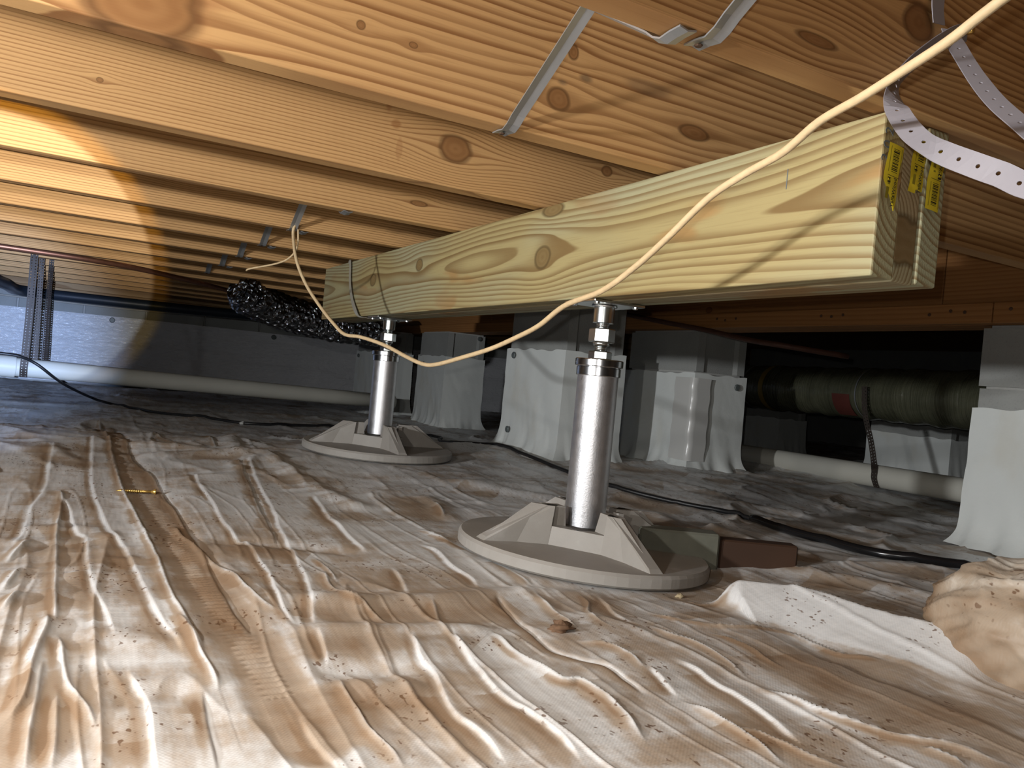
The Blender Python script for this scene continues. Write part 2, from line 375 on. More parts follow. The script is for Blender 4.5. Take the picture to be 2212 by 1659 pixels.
# ------------------------------------------------------------------ ground sheet (vapour barrier)
CRE = [
('s',4,10,[(-26,2247),(-27,2012),(-27,1773),(-43,1605),(-46,1422),(-56,1347)]),
('r',5,5,[(-7,1754),(2,1694),(1,1569),(-1,1420),(2,1198),(3,1088),(6,967)]),
('s',4,8,[(2,1694),(16,1582),(26,1430),(39,1384),(40,1238),(45,1126),(50,1052),(57,992),(61,911)]),
('s',4,9,[(62,2434),(54,2007),(54,1765),(63,1595),(74,1428),(89,1336),(95,1242),(101,1142),(104,1042),(111,957),(119,893),(123,856)]),
('r',7,6,[(101,3304),(101,2451),(101,2015),(107,1741),(116,1571),(123,1391),(129,1279),(129,1155),(128,1038),(132,990),(136,911),(141,852)]),
('s',-5,9,[(147,3191),(145,2272),(153,2065),(174,1916),(178,1789),(183,1676),(190,1584),(192,1448),(196,1351),(195,1231),(192,1080),(192,992),(196,946),(198,898)]),
('r',6,6,[(173,1472),(177,1388),(191,1317),(201,1210),(215,1143),(220,1067),(227,1006),(243,962)]),
('s',4,7,[(259,1945),(256,1796),(260,1652),(256,1533),(258,1421),(260,1353),(272,1346),(267,1234),(265,1155),(255,1054),(247,968),(250,910)]),
('s',-4,8,[(392,2135),(374,1941),(362,1788),(345,1627),(330,1443),(315,1319)]),
('s',4,8,[(413,2139),(388,1872),(373,1684),(363,1573),(342,1417),(331,1294),(316,1167),(303,1070),(279,962),(267,900)]),
('w',14,22,[(472,2822),(414,2290),(469,2207),(484,2036),(498,1919),(514,1752),(526,1661),(553,1575)]),
('s',5,9,[(480,1734),(467,1616),(453,1506),(454,1439),(448,1360),(445,1249)]),
('r',5,6,[(420,2909),(366,2351)]),
('r',4,6,[(269,3069),(241,2558),(275,2357)]),
('w',8,20,[(154,2158),(261,2227),(349,2206),(430,2183)]),
('w',-8,18,[(199,1357),(258,1353),(315,1319),(397,1276),(441,1238)]),
('w',6,16,[(-53,1477),(-2,1448),(41,1441),(89,1336)]),
('w',5,16,[(-146,2381),(-81,2371),(11,2059),(58,2068)]),
('w',6,14,[(-44,1117),(3,1108),(55,1246),(124,1253)]),
('w',5,16,[(132,2699),(215,2911),(300,2992),(435,2978),(464,2711),(519,2407),(625,2247),(669,2088)]),
('r',8,8,[(-33,1389),(-48,1305),(-60,1249)]),
('r',8,8,[(-38,1229),(-47,1155),(-54,1111)]),
('r',8,8,[(-29,1107),(-38,1067),(-48,1018)]),
('r',9,9,[(-4,1015),(-2,964),(-7,910),(-11,858),(-12,804),(-15,766),(-24,742),(-28,730)]),
('r',7,7,[(-2,875),(-4,819),(-5,770),(-7,726),(-7,687),(-7,652)]),
('r',6,7,[(6,952),(12,897),(15,844),(19,799),(26,774),(34,747),(38,722),(40,699)]),
('r',4,6,[(10,798),(11,735),(11,695),(9,647)]),
('s',5,10,[(68,838),(73,796),(80,766),(81,730),(80,687),(79,654),(81,624)]),
('s',-4,7,[(129,774),(126,727),(124,688),(123,653),(120,612)]),
('r',8,6,[(126,980),(135,877),(142,785),(137,758)]),
('w',7,20,[(14,946),(63,921),(122,871)]),
('w',-6,18,[(45,779),(80,766),(129,770)]),
('r',4,4,[(350,1236),(351,1187),(350,1132),(344,1074)]),
('r',5,5,[(343,1151),(331,1076),(329,1023),(333,994),(346,978),(350,950),(353,918),(356,893)]),
('s',4,7,[(455,1165),(443,1093),(428,1029),(425,1003)]),
('w',12,20,[(254,998),(296,1000),(339,993),(398,997),(454,991),(506,1001),(551,1006),(605,1001),(679,989),(746,982)]),
('w',12,18,[(223,901),(249,898),(302,893),(373,887),(425,879),(469,860),(482,843)]),
('w',-8,16,[(222,787),(268,782),(315,773),(349,769),(362,771)]),
('w',7,14,[(245,732),(283,728),(337,716)]),
('r',3,5,[(445,989),(436,948),(421,898),(425,879)]),
('v',-4,5,[(550,1002),(537,950),(527,890),(518,841),(511,796),(514,769),(530,744),(546,721),(546,692),(541,658),(535,634)]),
('r',5,5,[(610,1000),(603,961),(595,911),(589,871),(580,834),(581,822)]),
('r',4,4,[(679,989),(670,942),(643,902),(629,863),(628,837),(633,817)]),
('s',4,7,[(709,976),(691,923),(669,855),(681,819)]),
('r',6,5,[(550,799),(577,781),(587,763),(589,735),(584,696)]),
('s',5,8,[(376,883),(363,835),(353,792),(350,751),(341,710),(333,674),(330,646),(334,622),(334,593),(331,562),(329,545)]),
('s',5,8,[(426,876),(412,824),(405,784),(398,739),(393,701),(392,665),(396,642),(398,613),(398,583),(394,554),(388,527)]),
('r',8,7,[(469,860),(466,829),(461,792),(461,756),(465,722),(469,691),(486,685),(488,659),(486,628),(479,593),(469,562),(463,542)]),
('s',4,7,[(266,895),(262,848),(252,793)]),
('r',5,5,[(256,774),(251,742),(249,719),(248,683),(246,647),(249,622),(252,601),(251,570)]),
('s',4,8,[(201,704),(200,671),(201,645),(203,619),(206,584)]),
('r',5,4,[(741,895),(739,856),(754,831),(776,811),(808,797),(861,786),(883,771),(888,738),(889,697),(904,668),(926,638)]),
('r',6,5,[(689,829),(689,795),(700,759),(702,722),(698,683),(689,647)]),
('r',3,4,[(757,794),(764,751),(767,719),(760,684),(765,655)]),
('s',6,8,[(631,721),(641,691),(637,646),(636,604),(631,566),(618,527),(608,494)]),
('r',10,6,[(683,629),(683,605),(687,581),(689,554),(700,522),(714,494),(732,470),(752,450),(764,425),(784,404)]),
('r',7,5,[(567,622),(568,588),(569,560),(567,534),(563,501),(560,473)]),
('r',5,5,[(572,563),(586,540),(592,509),(597,484),(606,465),(623,452)]),
('s',4,7,[(594,708),(581,665),(567,622)]),
('r',5,5,[(721,463),(725,440),(729,419)]),
('F',40,40,[(869,906),(906,904),(944,871),(977,836),(989,755),(1007,688),(1023,627),(1035,558)]),
('w',14,20,[(1159,1170),(1186,1099),(1218,1013),(1267,954),(1288,884),(1321,798)]),
('w',12,20,[(1302,1419),(1339,1347),(1324,1183),(1398,1117),(1455,1041),(1549,924)]),
('w',10,25,[(1567,1522),(1649,1427),(1705,1271),(1902,1184),(2075,1116)]),
('r',8,6,[(1361,1276),(1336,1213),(1279,1129)]),
('r',6,5,[(1204,1165),(1206,1083),(1224,1018)]),
('r',5,5,[(861,963),(850,919),(881,909),(933,904),(954,869)]),
('w',-10,30,[(896,867),(875,740),(866,653),(874,589),(936,527)]),
('w',10,20,[(727,1748),(736,1638),(696,1482)]),
('w',12,24,[(866,1915),(931,1854),(1021,1780),(1108,1708)]),
('r',6,6,[(730,1664),(717,1584),(694,1507)]),
('r',6,6,[(599,1422),(611,1313),(627,1212),(636,1113),(634,1027)]),
('s',5,8,[(552,1305),(564,1249),(550,1151),(552,1080),(541,1033)]),
('w',9,20,[(1335,1816),(1372,1686),(1431,1609),(1482,1469)]),
('w',10,26,[(1462,1996),(1619,1930),(1740,1734)]),
('w',8,24,[(1597,2211),(1806,2159),(1960,1959)]),
('w',10,20,[(1290,1607),(1271,1502),(1228,1325),(1244,1226)])
]
BASES = [((0.838, 1.214), -0.007, -0.049, 0.015), ((0.840, 2.361), 0.041, -0.010, 0.0315)]
PIERS = [(1.47, 2.33, 0.235), (1.968, 2.24, 0.235), (1.968, 0.80, 0.215), (1.86, 4.22, 0.235), (1.70, 4.95, 0.235), (3.66, 3.40, 0.215), (3.34, 2.14, 0.215)]
def zbase(x, y): return -0.006+0.045*sst(1.35, 2.3, y)-0.045*sst(2.5, 3.1, y-0.5*np.clip(x-1.0, 0, 1))
def polyd(x, y, P):
    """signed distance and arc position of points to a polyline"""
    best = np.full(x.shape, 1e9); sgn = np.zeros(x.shape); arc = np.zeros(x.shape); acc = 0.0
    for i in range(len(P)-1):
        ax, ay = P[i]; dx, dy = P[i+1]-P[i]; L = math.hypot(dx, dy)
        if L < 1e-6: continue
        t = np.clip(((x-ax)*dx+(y-ay)*dy)/(L*L), 0, 1)
        ex = x-ax-t*dx; ey = y-ay-t*dy; d = np.hypot(ex, ey); m_ = d < best
        best = np.where(m_, d, best); sgn = np.where(m_, np.sign(dx*ey-dy*ex), sgn); arc = np.where(m_, acc+t*L, arc)
        acc += L
    return best, sgn, arc, acc
def floor_h(x, y, want_mud=False):
    x = np.asarray(x, float); y = np.asarray(y, float)
    z = zbase(x, y).astype(float)
    rr = np.hypot(x, y); near = 1-0.5*sst(0.4, 1.0, rr)
    z = z + 0.006*fbm(x*2.1, y*2.1, 3, 2)
    z = z + 0.0022*fbm(x*1.7+0.3*y, y*10.0+2.0*vnoise(x*2, y*2, 8), 21, 3)
    wx = x+0.02*vnoise(x*3, y*3, 5)
    rid = 1-np.abs(vnoise(wx*26+0.6*fbm(x*2, y*2, 9, 2), y*2.0, 31)); z = z + 0.0012*(np.clip(rid-0.80, 0, 1)/0.20)**2
    rid2 = 1-np.abs(vnoise(wx*11+0.8*vnoise(x, y*1.3, 77), y*1.1+0.8*x, 55)); z = z + 0.0026*(np.clip(rid2-0.80, 0, 1)/0.20)**2
    far = sst(1.5, 2.2, y)+sst(1.0, 1.5, x)*(1-sst(1.5, 2.2, y))
    rid3 = 1-np.abs(vnoise(x*3.2+y*1.1, y*3.0-x*1.3, 91)); z = z + far*0.012*(np.clip(rid3-0.65, 0, 1)/0.35)**2
    rid4 = 1-np.abs(vnoise(x*9+y*4, y*7-x*3, 97)); z = z + far*0.004*(np.clip(rid4-0.7, 0, 1)/0.3)**1.5
    mud = np.zeros_like(z)
    for kind, h, wd, pts in CRE:
        P = np.array(pts, float)/1000.0
        Q = catmull(P, 4); h_ = h/1000.0*(0.6 if kind == 'w' else 0.95); w_ = wd/1000.0*(1.3 if kind == 'w' else 0.85)
        mg = 0.12 if kind == 'F' else w_*6+0.01
        m_ = (x > Q[:, 0].min()-mg) & (x < Q[:, 0].max()+mg) & (y > Q[:, 1].min()-mg) & (y < Q[:, 1].max()+mg)
        if not m_.any(): continue
        d, sg, arc, L = polyd(x[m_], y[m_], Q)
        tap = sst(0, min(0.05, L*0.3), arc)*sst(0, min(0.05, L*0.3), L-arc)
        jit = 0.75+0.5*(0.5+0.5*vnoise(arc*14, arc*0+h+wd, 4))
        sd = d*sg
        if kind == 'r': p = h_*np.exp(-np.where(sd > 0, d/(w_*0.55), d/(w_*1.5))**1.1)
        elif kind == 's': p = 0.75*h_*np.where(sd > 0, np.exp(-d/(w_*3.0)), np.exp(-(d/(w_*0.28))**2))
        elif kind == 'v': p = h_*np.exp(-(d/(w_*0.8))**2)
        elif kind == 'F': p = 0.040*np.where(sd > 0, np.exp(-(d/0.016)**2), np.clip(1-d/0.095, 0, 1)**1.25); jit = 1.0
        else: p = h_*np.exp(-(d/w_)**2)
        z[m_] += p*tap*jit
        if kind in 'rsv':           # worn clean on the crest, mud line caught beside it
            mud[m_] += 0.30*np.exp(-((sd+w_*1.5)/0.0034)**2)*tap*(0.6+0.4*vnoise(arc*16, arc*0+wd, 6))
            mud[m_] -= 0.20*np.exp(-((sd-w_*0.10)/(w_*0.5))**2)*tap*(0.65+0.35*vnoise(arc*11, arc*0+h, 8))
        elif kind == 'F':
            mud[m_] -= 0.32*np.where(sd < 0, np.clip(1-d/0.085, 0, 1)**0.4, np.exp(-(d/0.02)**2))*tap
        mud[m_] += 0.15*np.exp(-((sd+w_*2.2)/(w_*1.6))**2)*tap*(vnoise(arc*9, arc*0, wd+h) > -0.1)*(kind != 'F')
    # seam tape: flat muddy band with pressed cross ribs
    tp = np.array([(116, 3000), (120, 2300), (130, 2000), (146, 1741), (158, 1571), (166, 1391), (172, 1270), (172, 1155), (176, 1038), (180, 960), (186, 880), (192, 800), (200, 640)], float)/1000
    Q = catmull(tp, 5); m_ = (x > 0.02) & (x < 0.32) & (y > 0.55) & (y < 3.05)
    if m_.any():
        d, sg, arc, L = polyd(x[m_], y[m_], Q); sd = d*sg
        band = np.exp(-(d/0.034)**6); z[m_] += -0.003*band
        z[m_] += 0.0016*np.sin(arc*2*PI/0.0125+sd*70)*np.exp(-((sd+0.004)/0.011)**4)*(vnoise(arc*7, arc*0, 12) > -0.55)
        mud[m_] += 0.17*band
    mud += -0.045-0.06*sst(1.15, 2.0, rr)
    # it lies flat under the jack bases
    for (cx, cy), zb, tx, ty in BASES:
        d = np.hypot(x-cx, y-cy); pl = zb+tx*(x-cx)+ty*(y-cy)-0.003
        k = 1-sst(0.215, 0.275, d); z = z*(1-k)+pl*k
        k2 = 1-sst(0.24, 0.33, d); z = np.where((z > pl+0.008), z*(1-k2)+(pl+0.008)*k2, z)
    return (z, mud) if want_mud else z
ac = YAW
fov = math.radians(43)
ang = np.concatenate([np.linspace(ac-math.radians(80), ac-fov, 90)[:-1], np.linspace(ac-fov, ac+fov, 960), np.linspace(ac+fov, ac+math.radians(72), 70)[1:]])
rad = np.exp(np.concatenate([np.linspace(math.log(0.22), math.log(0.46), 60)[:-1], np.linspace(math.log(0.46), math.log(2.0), 470)[:-1], np.linspace(math.log(2.0), math.log(7.9), 180)]))
A, Rr = np.meshgrid(ang, rad); X = (Rr*np.sin(A)); Y = (Rr*np.cos(A))
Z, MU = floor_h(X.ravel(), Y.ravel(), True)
na, nr = len(ang), len(rad)
me = bpy.data.meshes.new('sheet')
V = np.stack([X.ravel(), Y.ravel(), Z], 1).astype(np.float32)
ii = (np.arange(nr-1)[:, None]*na+np.arange(na-1)[None, :]).ravel()
Fq = np.stack([ii, ii+na, ii+na+1, ii+1], 1)
cx_ = V[ii, 0]; cy_ = V[ii, 1]
hole = np.zeros(len(ii), bool)
for px0, py0, sx0 in PIERS: hole |= (cx_ > px0+0.015) & (cx_ < px0+sx0-0.015) & (cy_ > py0+0.015) & (cy_ < py0+0.385)
Fq = Fq[~hole & (cx_ < XR-0.08) & (cx_ > XL+0.08) & (cy_ < YB-0.17) & (cy_ > YF+0.08)]
used = np.unique(Fq); remap = np.full(len(V), -1, np.int64); remap[used] = np.arange(len(used)); V = V[used]; Fq = remap[Fq]
me.vertices.add(len(V)); me.vertices.foreach_set('co', V.ravel())
me.loops.add(len(Fq)*4); me.loops.foreach_set('vertex_index', Fq.ravel().astype(np.int32))
me.polygons.add(len(Fq)); me.polygons.foreach_set('loop_start', (np.arange(len(Fq))*4).astype(np.int32))
me.polygons.foreach_set('use_smooth', np.ones(len(Fq), bool))
me.update(calc_edges=True)
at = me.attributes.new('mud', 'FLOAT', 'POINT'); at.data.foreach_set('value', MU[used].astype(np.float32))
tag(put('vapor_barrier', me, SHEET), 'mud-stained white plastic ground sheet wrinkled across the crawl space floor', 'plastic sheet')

# wall liner on the far wall
n1, n2 = 260, 40; V = []; F = []
for j in range(n2):
    for i in range(n1):
        xx = XL+0.1+(XR-XL-0.2)*i/(n1-1); t = j/(n2-1)
        V.append((xx, YB-0.028-0.012*abs(math.sin(xx*3.1))*(1-t)-0.02*(1-t)**2+0.008*vnoise(xx*5, t*9, 3)+0.004*vnoise(xx*2, t*30, 6), 0.0+t*(0.485+0.004*math.sin(xx*2))))
for j in range(n2-1):
    for i in range(n1-1): a = j*n1+i; F.append((a, a+1, a+n1+1, a+n1))
wl = tag(put('wall_liner', mesh(V, F, True), LINER), 'white plastic liner sheet covering the lower far foundation wall', 'plastic sheet')
for xx in (-1.9, -0.85, 0.218, 1.35, 2.4): put('pin', disc((xx, YB-0.035, 0.46), (0, -1, 0), 0.019, 0.006), PINM, wl)

# ------------------------------------------------------------------ floor joists
J1, SP, JW, JH = 0.9854, 0.3921, 0.038, 0.235
PIN = (0.68, 0.405, 0.172); PIN2 = (0.26, 0.108, 0.034)
def joist_mat(k):
    # knots: along, up from the underside, half length, half height, grain parting reach
    kn = {1: [(0.035, 0.028, 0.055, 0.042, 0.13, 0.05), (0.569, 0.058, 0.018, 0.015, 0.06, 0.028), (0.586, 0.128, 0.009, 0.011, 0.04, 0.02), (0.278, 0.076, 0.006, 0.006, 0.03, 0.012), (0.817, 0.066, 0.026, 0.010, 0.06, 0.02), (0.348, 0.071, 0.006, 0.004, 0.02, 0.01)],
          2: [(0.586, 0.072, 0.032, 0.022, 0.10, 0.05), (0.001, 0.047, 0.005, 0.004, 0.02, 0.01), (0.925, 0.10, 0.012, 0.01, 0.05, 0.02)],
          0: [(0.641, 0.032, 0.030, 0.006, 0.06, 0.02), (0.796, 0.098, 0.024, 0.02, 0.08, 0.04), (0.489, 0.06, 0.010, 0.008, 0.04, 0.02)],
          3: [(0.674, 0.045, 0.02, 0.006, 0.05, 0.02), (-0.9, 0.08, 0.03, 0.02, 0.1, 0.04)]}.get(k)
    if kn is None:
        kn = [(random.uniform(-2.2, 1.2), random.uniform(0.03, 0.16), random.uniform(0.01, 0.03), random.uniform(0.008, 0.02), 0.09, 0.035) for _ in range(2)]
    sp = {0: 0.009, 1: 0.0135, 2: 0.0062, 3: 0.0075, 4: 0.0062}.get(k, random.uniform(0.006, 0.009))
    wob = {1: 0.045, 0: 0.035, 2: 0.012, 3: 0.022}.get(k, 0.02)
    tn = random.uniform(0.93, 1.05)
    pith = {1: (0.05, 0.36), 0: (0.06, 0.40), 2: (0.10, 0.60), 3: (0.06, 0.42)}.get(k, (random.choice((-0.05, 0.09)), random.choice((-0.3, 0.5))))
    return wood('pine_joist_%d' % (k+3), tuple(c*tn for c in PIN), PIN2, sp, pith, wob, kn, 'X', k*2.7+0.4, 0.95 if k in (1, 0) else 0.85, stains={2: [(0.452, 0.115, 0.012, 0.02, (0.36, 0.15, 0.05), 0.55), (0.468, 0.09, 0.012, 0.014, (0.34, 0.14, 0.045), 0.6), (0.478, 0.05, 0.006, 0.04, (0.38, 0.18, 0.07), 0.4)], 1: [(0.035, 0.03, 0.075, 0.055, (0.36, 0.15, 0.055), 0.7), (0.61, 0.097, 0.02, 0.010, (0.10, 0.075, 0.05), 0.6), (0.572, 0.082, 0.018, 0.008, (0.10, 0.08, 0.055), 0.55), (0.72, 0.11, 0.05, 0.012, (0.16, 0.10, 0.06), 0.4)]}.get(k, ()), edge0=0.25 if k in (0, 1) else 0.5)
JLAB = {
 -2: 'pine floor joist overhead, out of sight behind the viewer, last in the row',
 -1: 'pine floor joist nearest the viewer, just over the top right of the picture',
 0: 'pine floor joist resting over the near end of the beam at upper right',
 1: 'wide-grained pine floor joist with round red knots and a diagonal brace at its foot',
 2: 'pine floor joist with fine grain and one big oval knot beside a brown drip stain',
 3: 'pine floor joist with the bright lamp patch starting at its left end',
 4: 'pine floor joist where the tan cord is tied to a steel brace',
 5: 'pine floor joist right behind the one the tan cord hangs from',
 6: 'pine floor joist over the far end of the beam, second behind the cord joist',
 7: 'pine floor joist just past the far end of the beam, third behind the cord joist',
 8: 'pine floor joist in front of the hanging perforated straps, ninth from the near beam end',
 9: 'pine floor joist that carries the front two perforated hanger straps at left',
 10: 'pine floor joist that carries the rear perforated hanger strap at left',
 11: 'pine floor joist one bay behind the perforated hanger straps',
 12: 'pine floor joist two bays behind the perforated hanger straps',
 13: 'pine floor joist next to last before the far foundation wall',
 14: 'pine floor joist closest to the far foundation wall'}
jme = box(XL+0.03, 1.965, 0, JW, 0, JH, 0.0022, 2)
for k in range(-1, 14):
    y0 = J1+(k-1)*SP
    m2 = jme.copy(); m2.materials.append(joist_mat(k))
    tag(put('floor_joist', m2, None, None, (0, y0, JZ)), JLAB[k], 'joist', 'floor joists')
bpy.data.meshes.remove(jme)

# main girder on the block piers, with its ledger strip and nails
gw = wood('girder_pine', (0.40, 0.19, 0.065), (0.22, 0.085, 0.025), 0.010, (0.1, -0.15), 0.03, [(2.2, 0.07, 0.015, 0.01, 0.05, 0.02)], 'Y', 5.0, 0.6)
GX, GZ = 1.968, 0.545
gd = thing('main_girder', 'brown timber main girder on the block piers with a nailed ledger strip', 'girder', (GX, 0, GZ))
for y0, y1 in ((YF+0.1, 1.318), (1.321, 3.90), (3.903, YB-0.08)):
    put('girder_board', box(0, 0.11, y0, y1, 0, 0.332, 0.002), gw, gd)
for y0, y1 in ((YF+0.1, 1.16), (1.163, 3.1), (3.103, YB-0.08)):
    put('ledger_strip', box(-0.04, -0.001, y0, y1, 0.0, 0.05, 0.002), gw, gd)
nl = disc((0, 0, 0), (-1, 0, 0), 0.0045, 0.002, 8); nl.materials.append(NAILM)
for yy, zz in ((1.669, 0.030), (1.632, 0.027), (1.592, 0.031), (1.324, 0.024), (1.267, 0.032), (1.23, 0.028), (1.118, 0.033), (2.02, 0.03), (2.07, 0.025), (2.11, 0.031), (0.9, 0.03)):
    put('nail', nl, None, gd, (-0.0405, yy, zz))

# ------------------------------------------------------------------ block piers in white wrap
def prism(poly, z0, z1):
    n = len(poly); V = [(x, y, z0) for x, y in poly]+[(x, y, z1) for x, y in poly]
    F = [tuple(range(n-1, -1, -1)), tuple(range(n, 2*n))]+[(i, (i+1) % n, n+(i+1) % n, n+i) for i in range(n)]
    return mesh(V, F)
def wrap(sx, sy, zb, zt, seed, flare=0.05, n=132, m=36):
    per = []
    o = 0.009; L = [(-o, -o), (sx+o, -o), (sx+o, sy+o), (-o, sy+o)]
    tot = 2*(sx+sy)
    for i in range(4):
        a = np.array(L[i]); b = np.array(L[(i+1) % 4]); nrm = ((0, -1), (1, 0), (0, 1), (-1, 0))[i]
        nn = max(6, int(n*np.linalg.norm(b-a)/tot))
        for k in range(nn): per.append((a+(b-a)*k/nn, np.array(nrm) if k else (np.array(nrm)+np.array(((0, -1), (1, 0), (0, 1), (-1, 0))[i-1]))))
    V = []; F = []; N = len(per)
    for j in range(m):
        t = (j/(m-1))**1.4; z = zb+(zt-zb)*t
        for i, (p, nr_) in enumerate(per):
            th = 2*PI*i/N; cx1, cy1 = math.cos(th)*1.5, math.sin(th)*1.5
            d = 0.003*fbm(cx1*1.2+seed, z*7+cy1*2, seed, 3)*(1-0.5*t)+flare*math.exp(-(z-zb)/0.028)*(0.7+0.5*vnoise(cx1*4+seed, cy1*4, seed+3))
            d += 0.010*math.exp(-(z-zb)/0.06)*abs(vnoise(cx1*5, cy1*5+z*5, seed+9))
            q = p+nr_*d
            V.append((q[0], q[1], z+(0.006*vnoise(cx1*3, cy1*3, seed+1) if j == m-1 else 0)))
    for j in range(m-1):
        for i in range(N): a = j*N+i; b = j*N+(i+1) % N; F.append((a, b, b+N, a+N))
    me = mesh(V, F, True); sharp(me, 50); return me
BW = 0.215
blk_cache = {}
def block_mesh(sx, sy, h):
    key = (sx, sy, round(h, 3))
    if key not in blk_cache:
        f = 0.036; r = 0.012
        me = prism([(0, 0), (f, 0), (f+r, r), (sx-f-r, r), (sx-f, 0), (sx, 0), (sx, sy), (sx-f, sy), (sx-f-r, sy-r), (f+r, sy-r), (f, sy), (0, sy)], 0, h)
        me.materials.append(CMU); blk_cache[key] = me
    return blk_cache[key]
def pier(x, y, zf, ztop, zwrap, label, seed, pins=(), sx=BW, sy=0.40, flare=0.05, tape=None):
    t = thing('block_pier', label, 'pier', (x, y, 0), 'wrapped block piers')
    z = 0.0-0.10; zs = [-0.10, 0.0, 0.197, 0.394, 0.591, 0.788]
    for a, b in zip(zs[:-1], zs[1:]):
        b = min(b, ztop)
        if b-a < 0.02: break
        put('block', block_mesh(sx, sy, b-a-0.006), None, t, (random.uniform(-0.002, 0.002), random.uniform(-0.002, 0.002), a))
        put('mortar_joint', box(0.006, sx-0.006, 0.014, sy-0.014, b-0.008, b+0.001), MORTAR, t)
    w_ = put('plastic_wrap', wrap(sx, sy, zf, zwrap, seed, flare), WRAP, t)
    for p, n in pins: put('pin', disc(p, n, 0.0125, 0.005), PINM, w_)
    if tape:
        put('tape_strip', tape, plain('clear_tape_%d' % seed, (0.58, 0.58, 0.56), 0.25, 0, 0.05, 9), w_)
    return t
pier(1.47, 2.33, 0.036, JZ-0.002, 0.418, 'wrapped block pier right behind the near jack post, pins on its left face', 3,
     [((-0.016, 0.345, 0.395), (-1, 0, 0)), ((-0.022, 0.33, 0.115), (-1, 0, 0))], sx=0.235)
# corner tape on the second pier
tv = []; tf = []
for j in range(24):
    z = 0.07+0.30*j/23
    for (px_, py_) in ((-0.026, 0.075), (-0.024, 0.0), (-0.022, -0.024), (0.0, -0.024), (0.055, -0.026)):
        tv.append((px_-0.002*math.sin(j), py_, z))
for j in range(23):
    for i in range(4): a = j*5+i; tf.append((a, a+1, a+6, a+5))
pier(1.968, 2.24, 0.036, GZ-0.002, 0.385, 'wrapped block pier under the girder with a clear tape strip down its corner', 8,
     [((0.19, -0.018, 0.35), (0, -1, 0))], sx=0.235, tape=mesh(tv, tf, True))
pier(1.968, 0.80, 0.0, GZ-0.002, 0.343, 'wrapped block pier under the girder at the right edge of the picture', 15, (), flare=0.06)
pier(1.86, 4.22, -0.012, GZ-0.002, 0.40, 'wrapped block pier between the far jack post and the pinned pier', 22,
     [((-0.016, 0.30, 0.35), (-1, 0, 0)), ((0.19, -0.016, 0.52), (0, -1, 0))], sx=0.235)
pier(1.70, 4.95, -0.012, GZ-0.002, 0.40, 'wrapped block pier seen behind the far jack post', 31, [((-0.016, 0.34, 0.37), (-1, 0, 0))], sx=0.235)
pier(3.66, 3.40, -0.012, GZ-0.05, 0.22, 'dim wrapped block pier beyond the girder, under the left half of the green duct', 44)
pier(3.34, 2.14, 0.0, GZ-0.05, 0.22, 'wrapped block pier in the dark beyond the girder, behind the rusty pipe strap', 51)

# ------------------------------------------------------------------ support beam of three treated planks
BA, B0, B1, BZ, BH = 0.7806, 0.6125, 2.93, 0.456, 0.186
GRN = (0.42, 0.41, 0.26)
def ply_mat(i):
    kn = [[(1.357-B0, 0.087, 0.026, 0.021, 0.11, 0.05), (2.004-B0, 0.125, 0.022, 0.016, 0.10, 0.04), (2.377-B0, 0.109, 0.026, 0.018, 0.11, 0.045), (1.333-B0, 0.176, 0.035, 0.014, 0.08, 0.03)],
          [(0.0, 0.05, 0.05, 0.028, 0.1, 0.05)], [(1.1, 0.1, 0.02, 0.02, 0.1, 0.05)]][i]
    return wood('treated_pine_%d' % i, ((0.47, 0.385, 0.18), (0.50, 0.40, 0.24), (0.44, 0.44, 0.28))[i], (0.22, 0.135, 0.05), (0.0088, 0.006, 0.008)[i],
                ((0.055, 0.10), (-0.05, 0.05), (0.08, 0.20))[i], (0.075, 0.03, 0.03)[i], kn, 'Y', 1.7+i*3.1, 0.92, ((0.42, 0.235, 0.085), 0.57), GRN, 1.1)
bm_ = thing('support_beam', 'built-up beam of three green-tinted planks resting on the jack posts', 'beam', (BA, B0, BZ))
dz = (0.0, -0.001, 0.0008); dy = (0.0, 0.003, 0.0005)
plies = []
for i in range(3):
    plies.append(put('plank', box(0, 0.0385, 0, B1-B0, 0, BH, 0.0025, 2), ply_mat(i), bm_, (i*0.0398, dy[i], dz[i])))
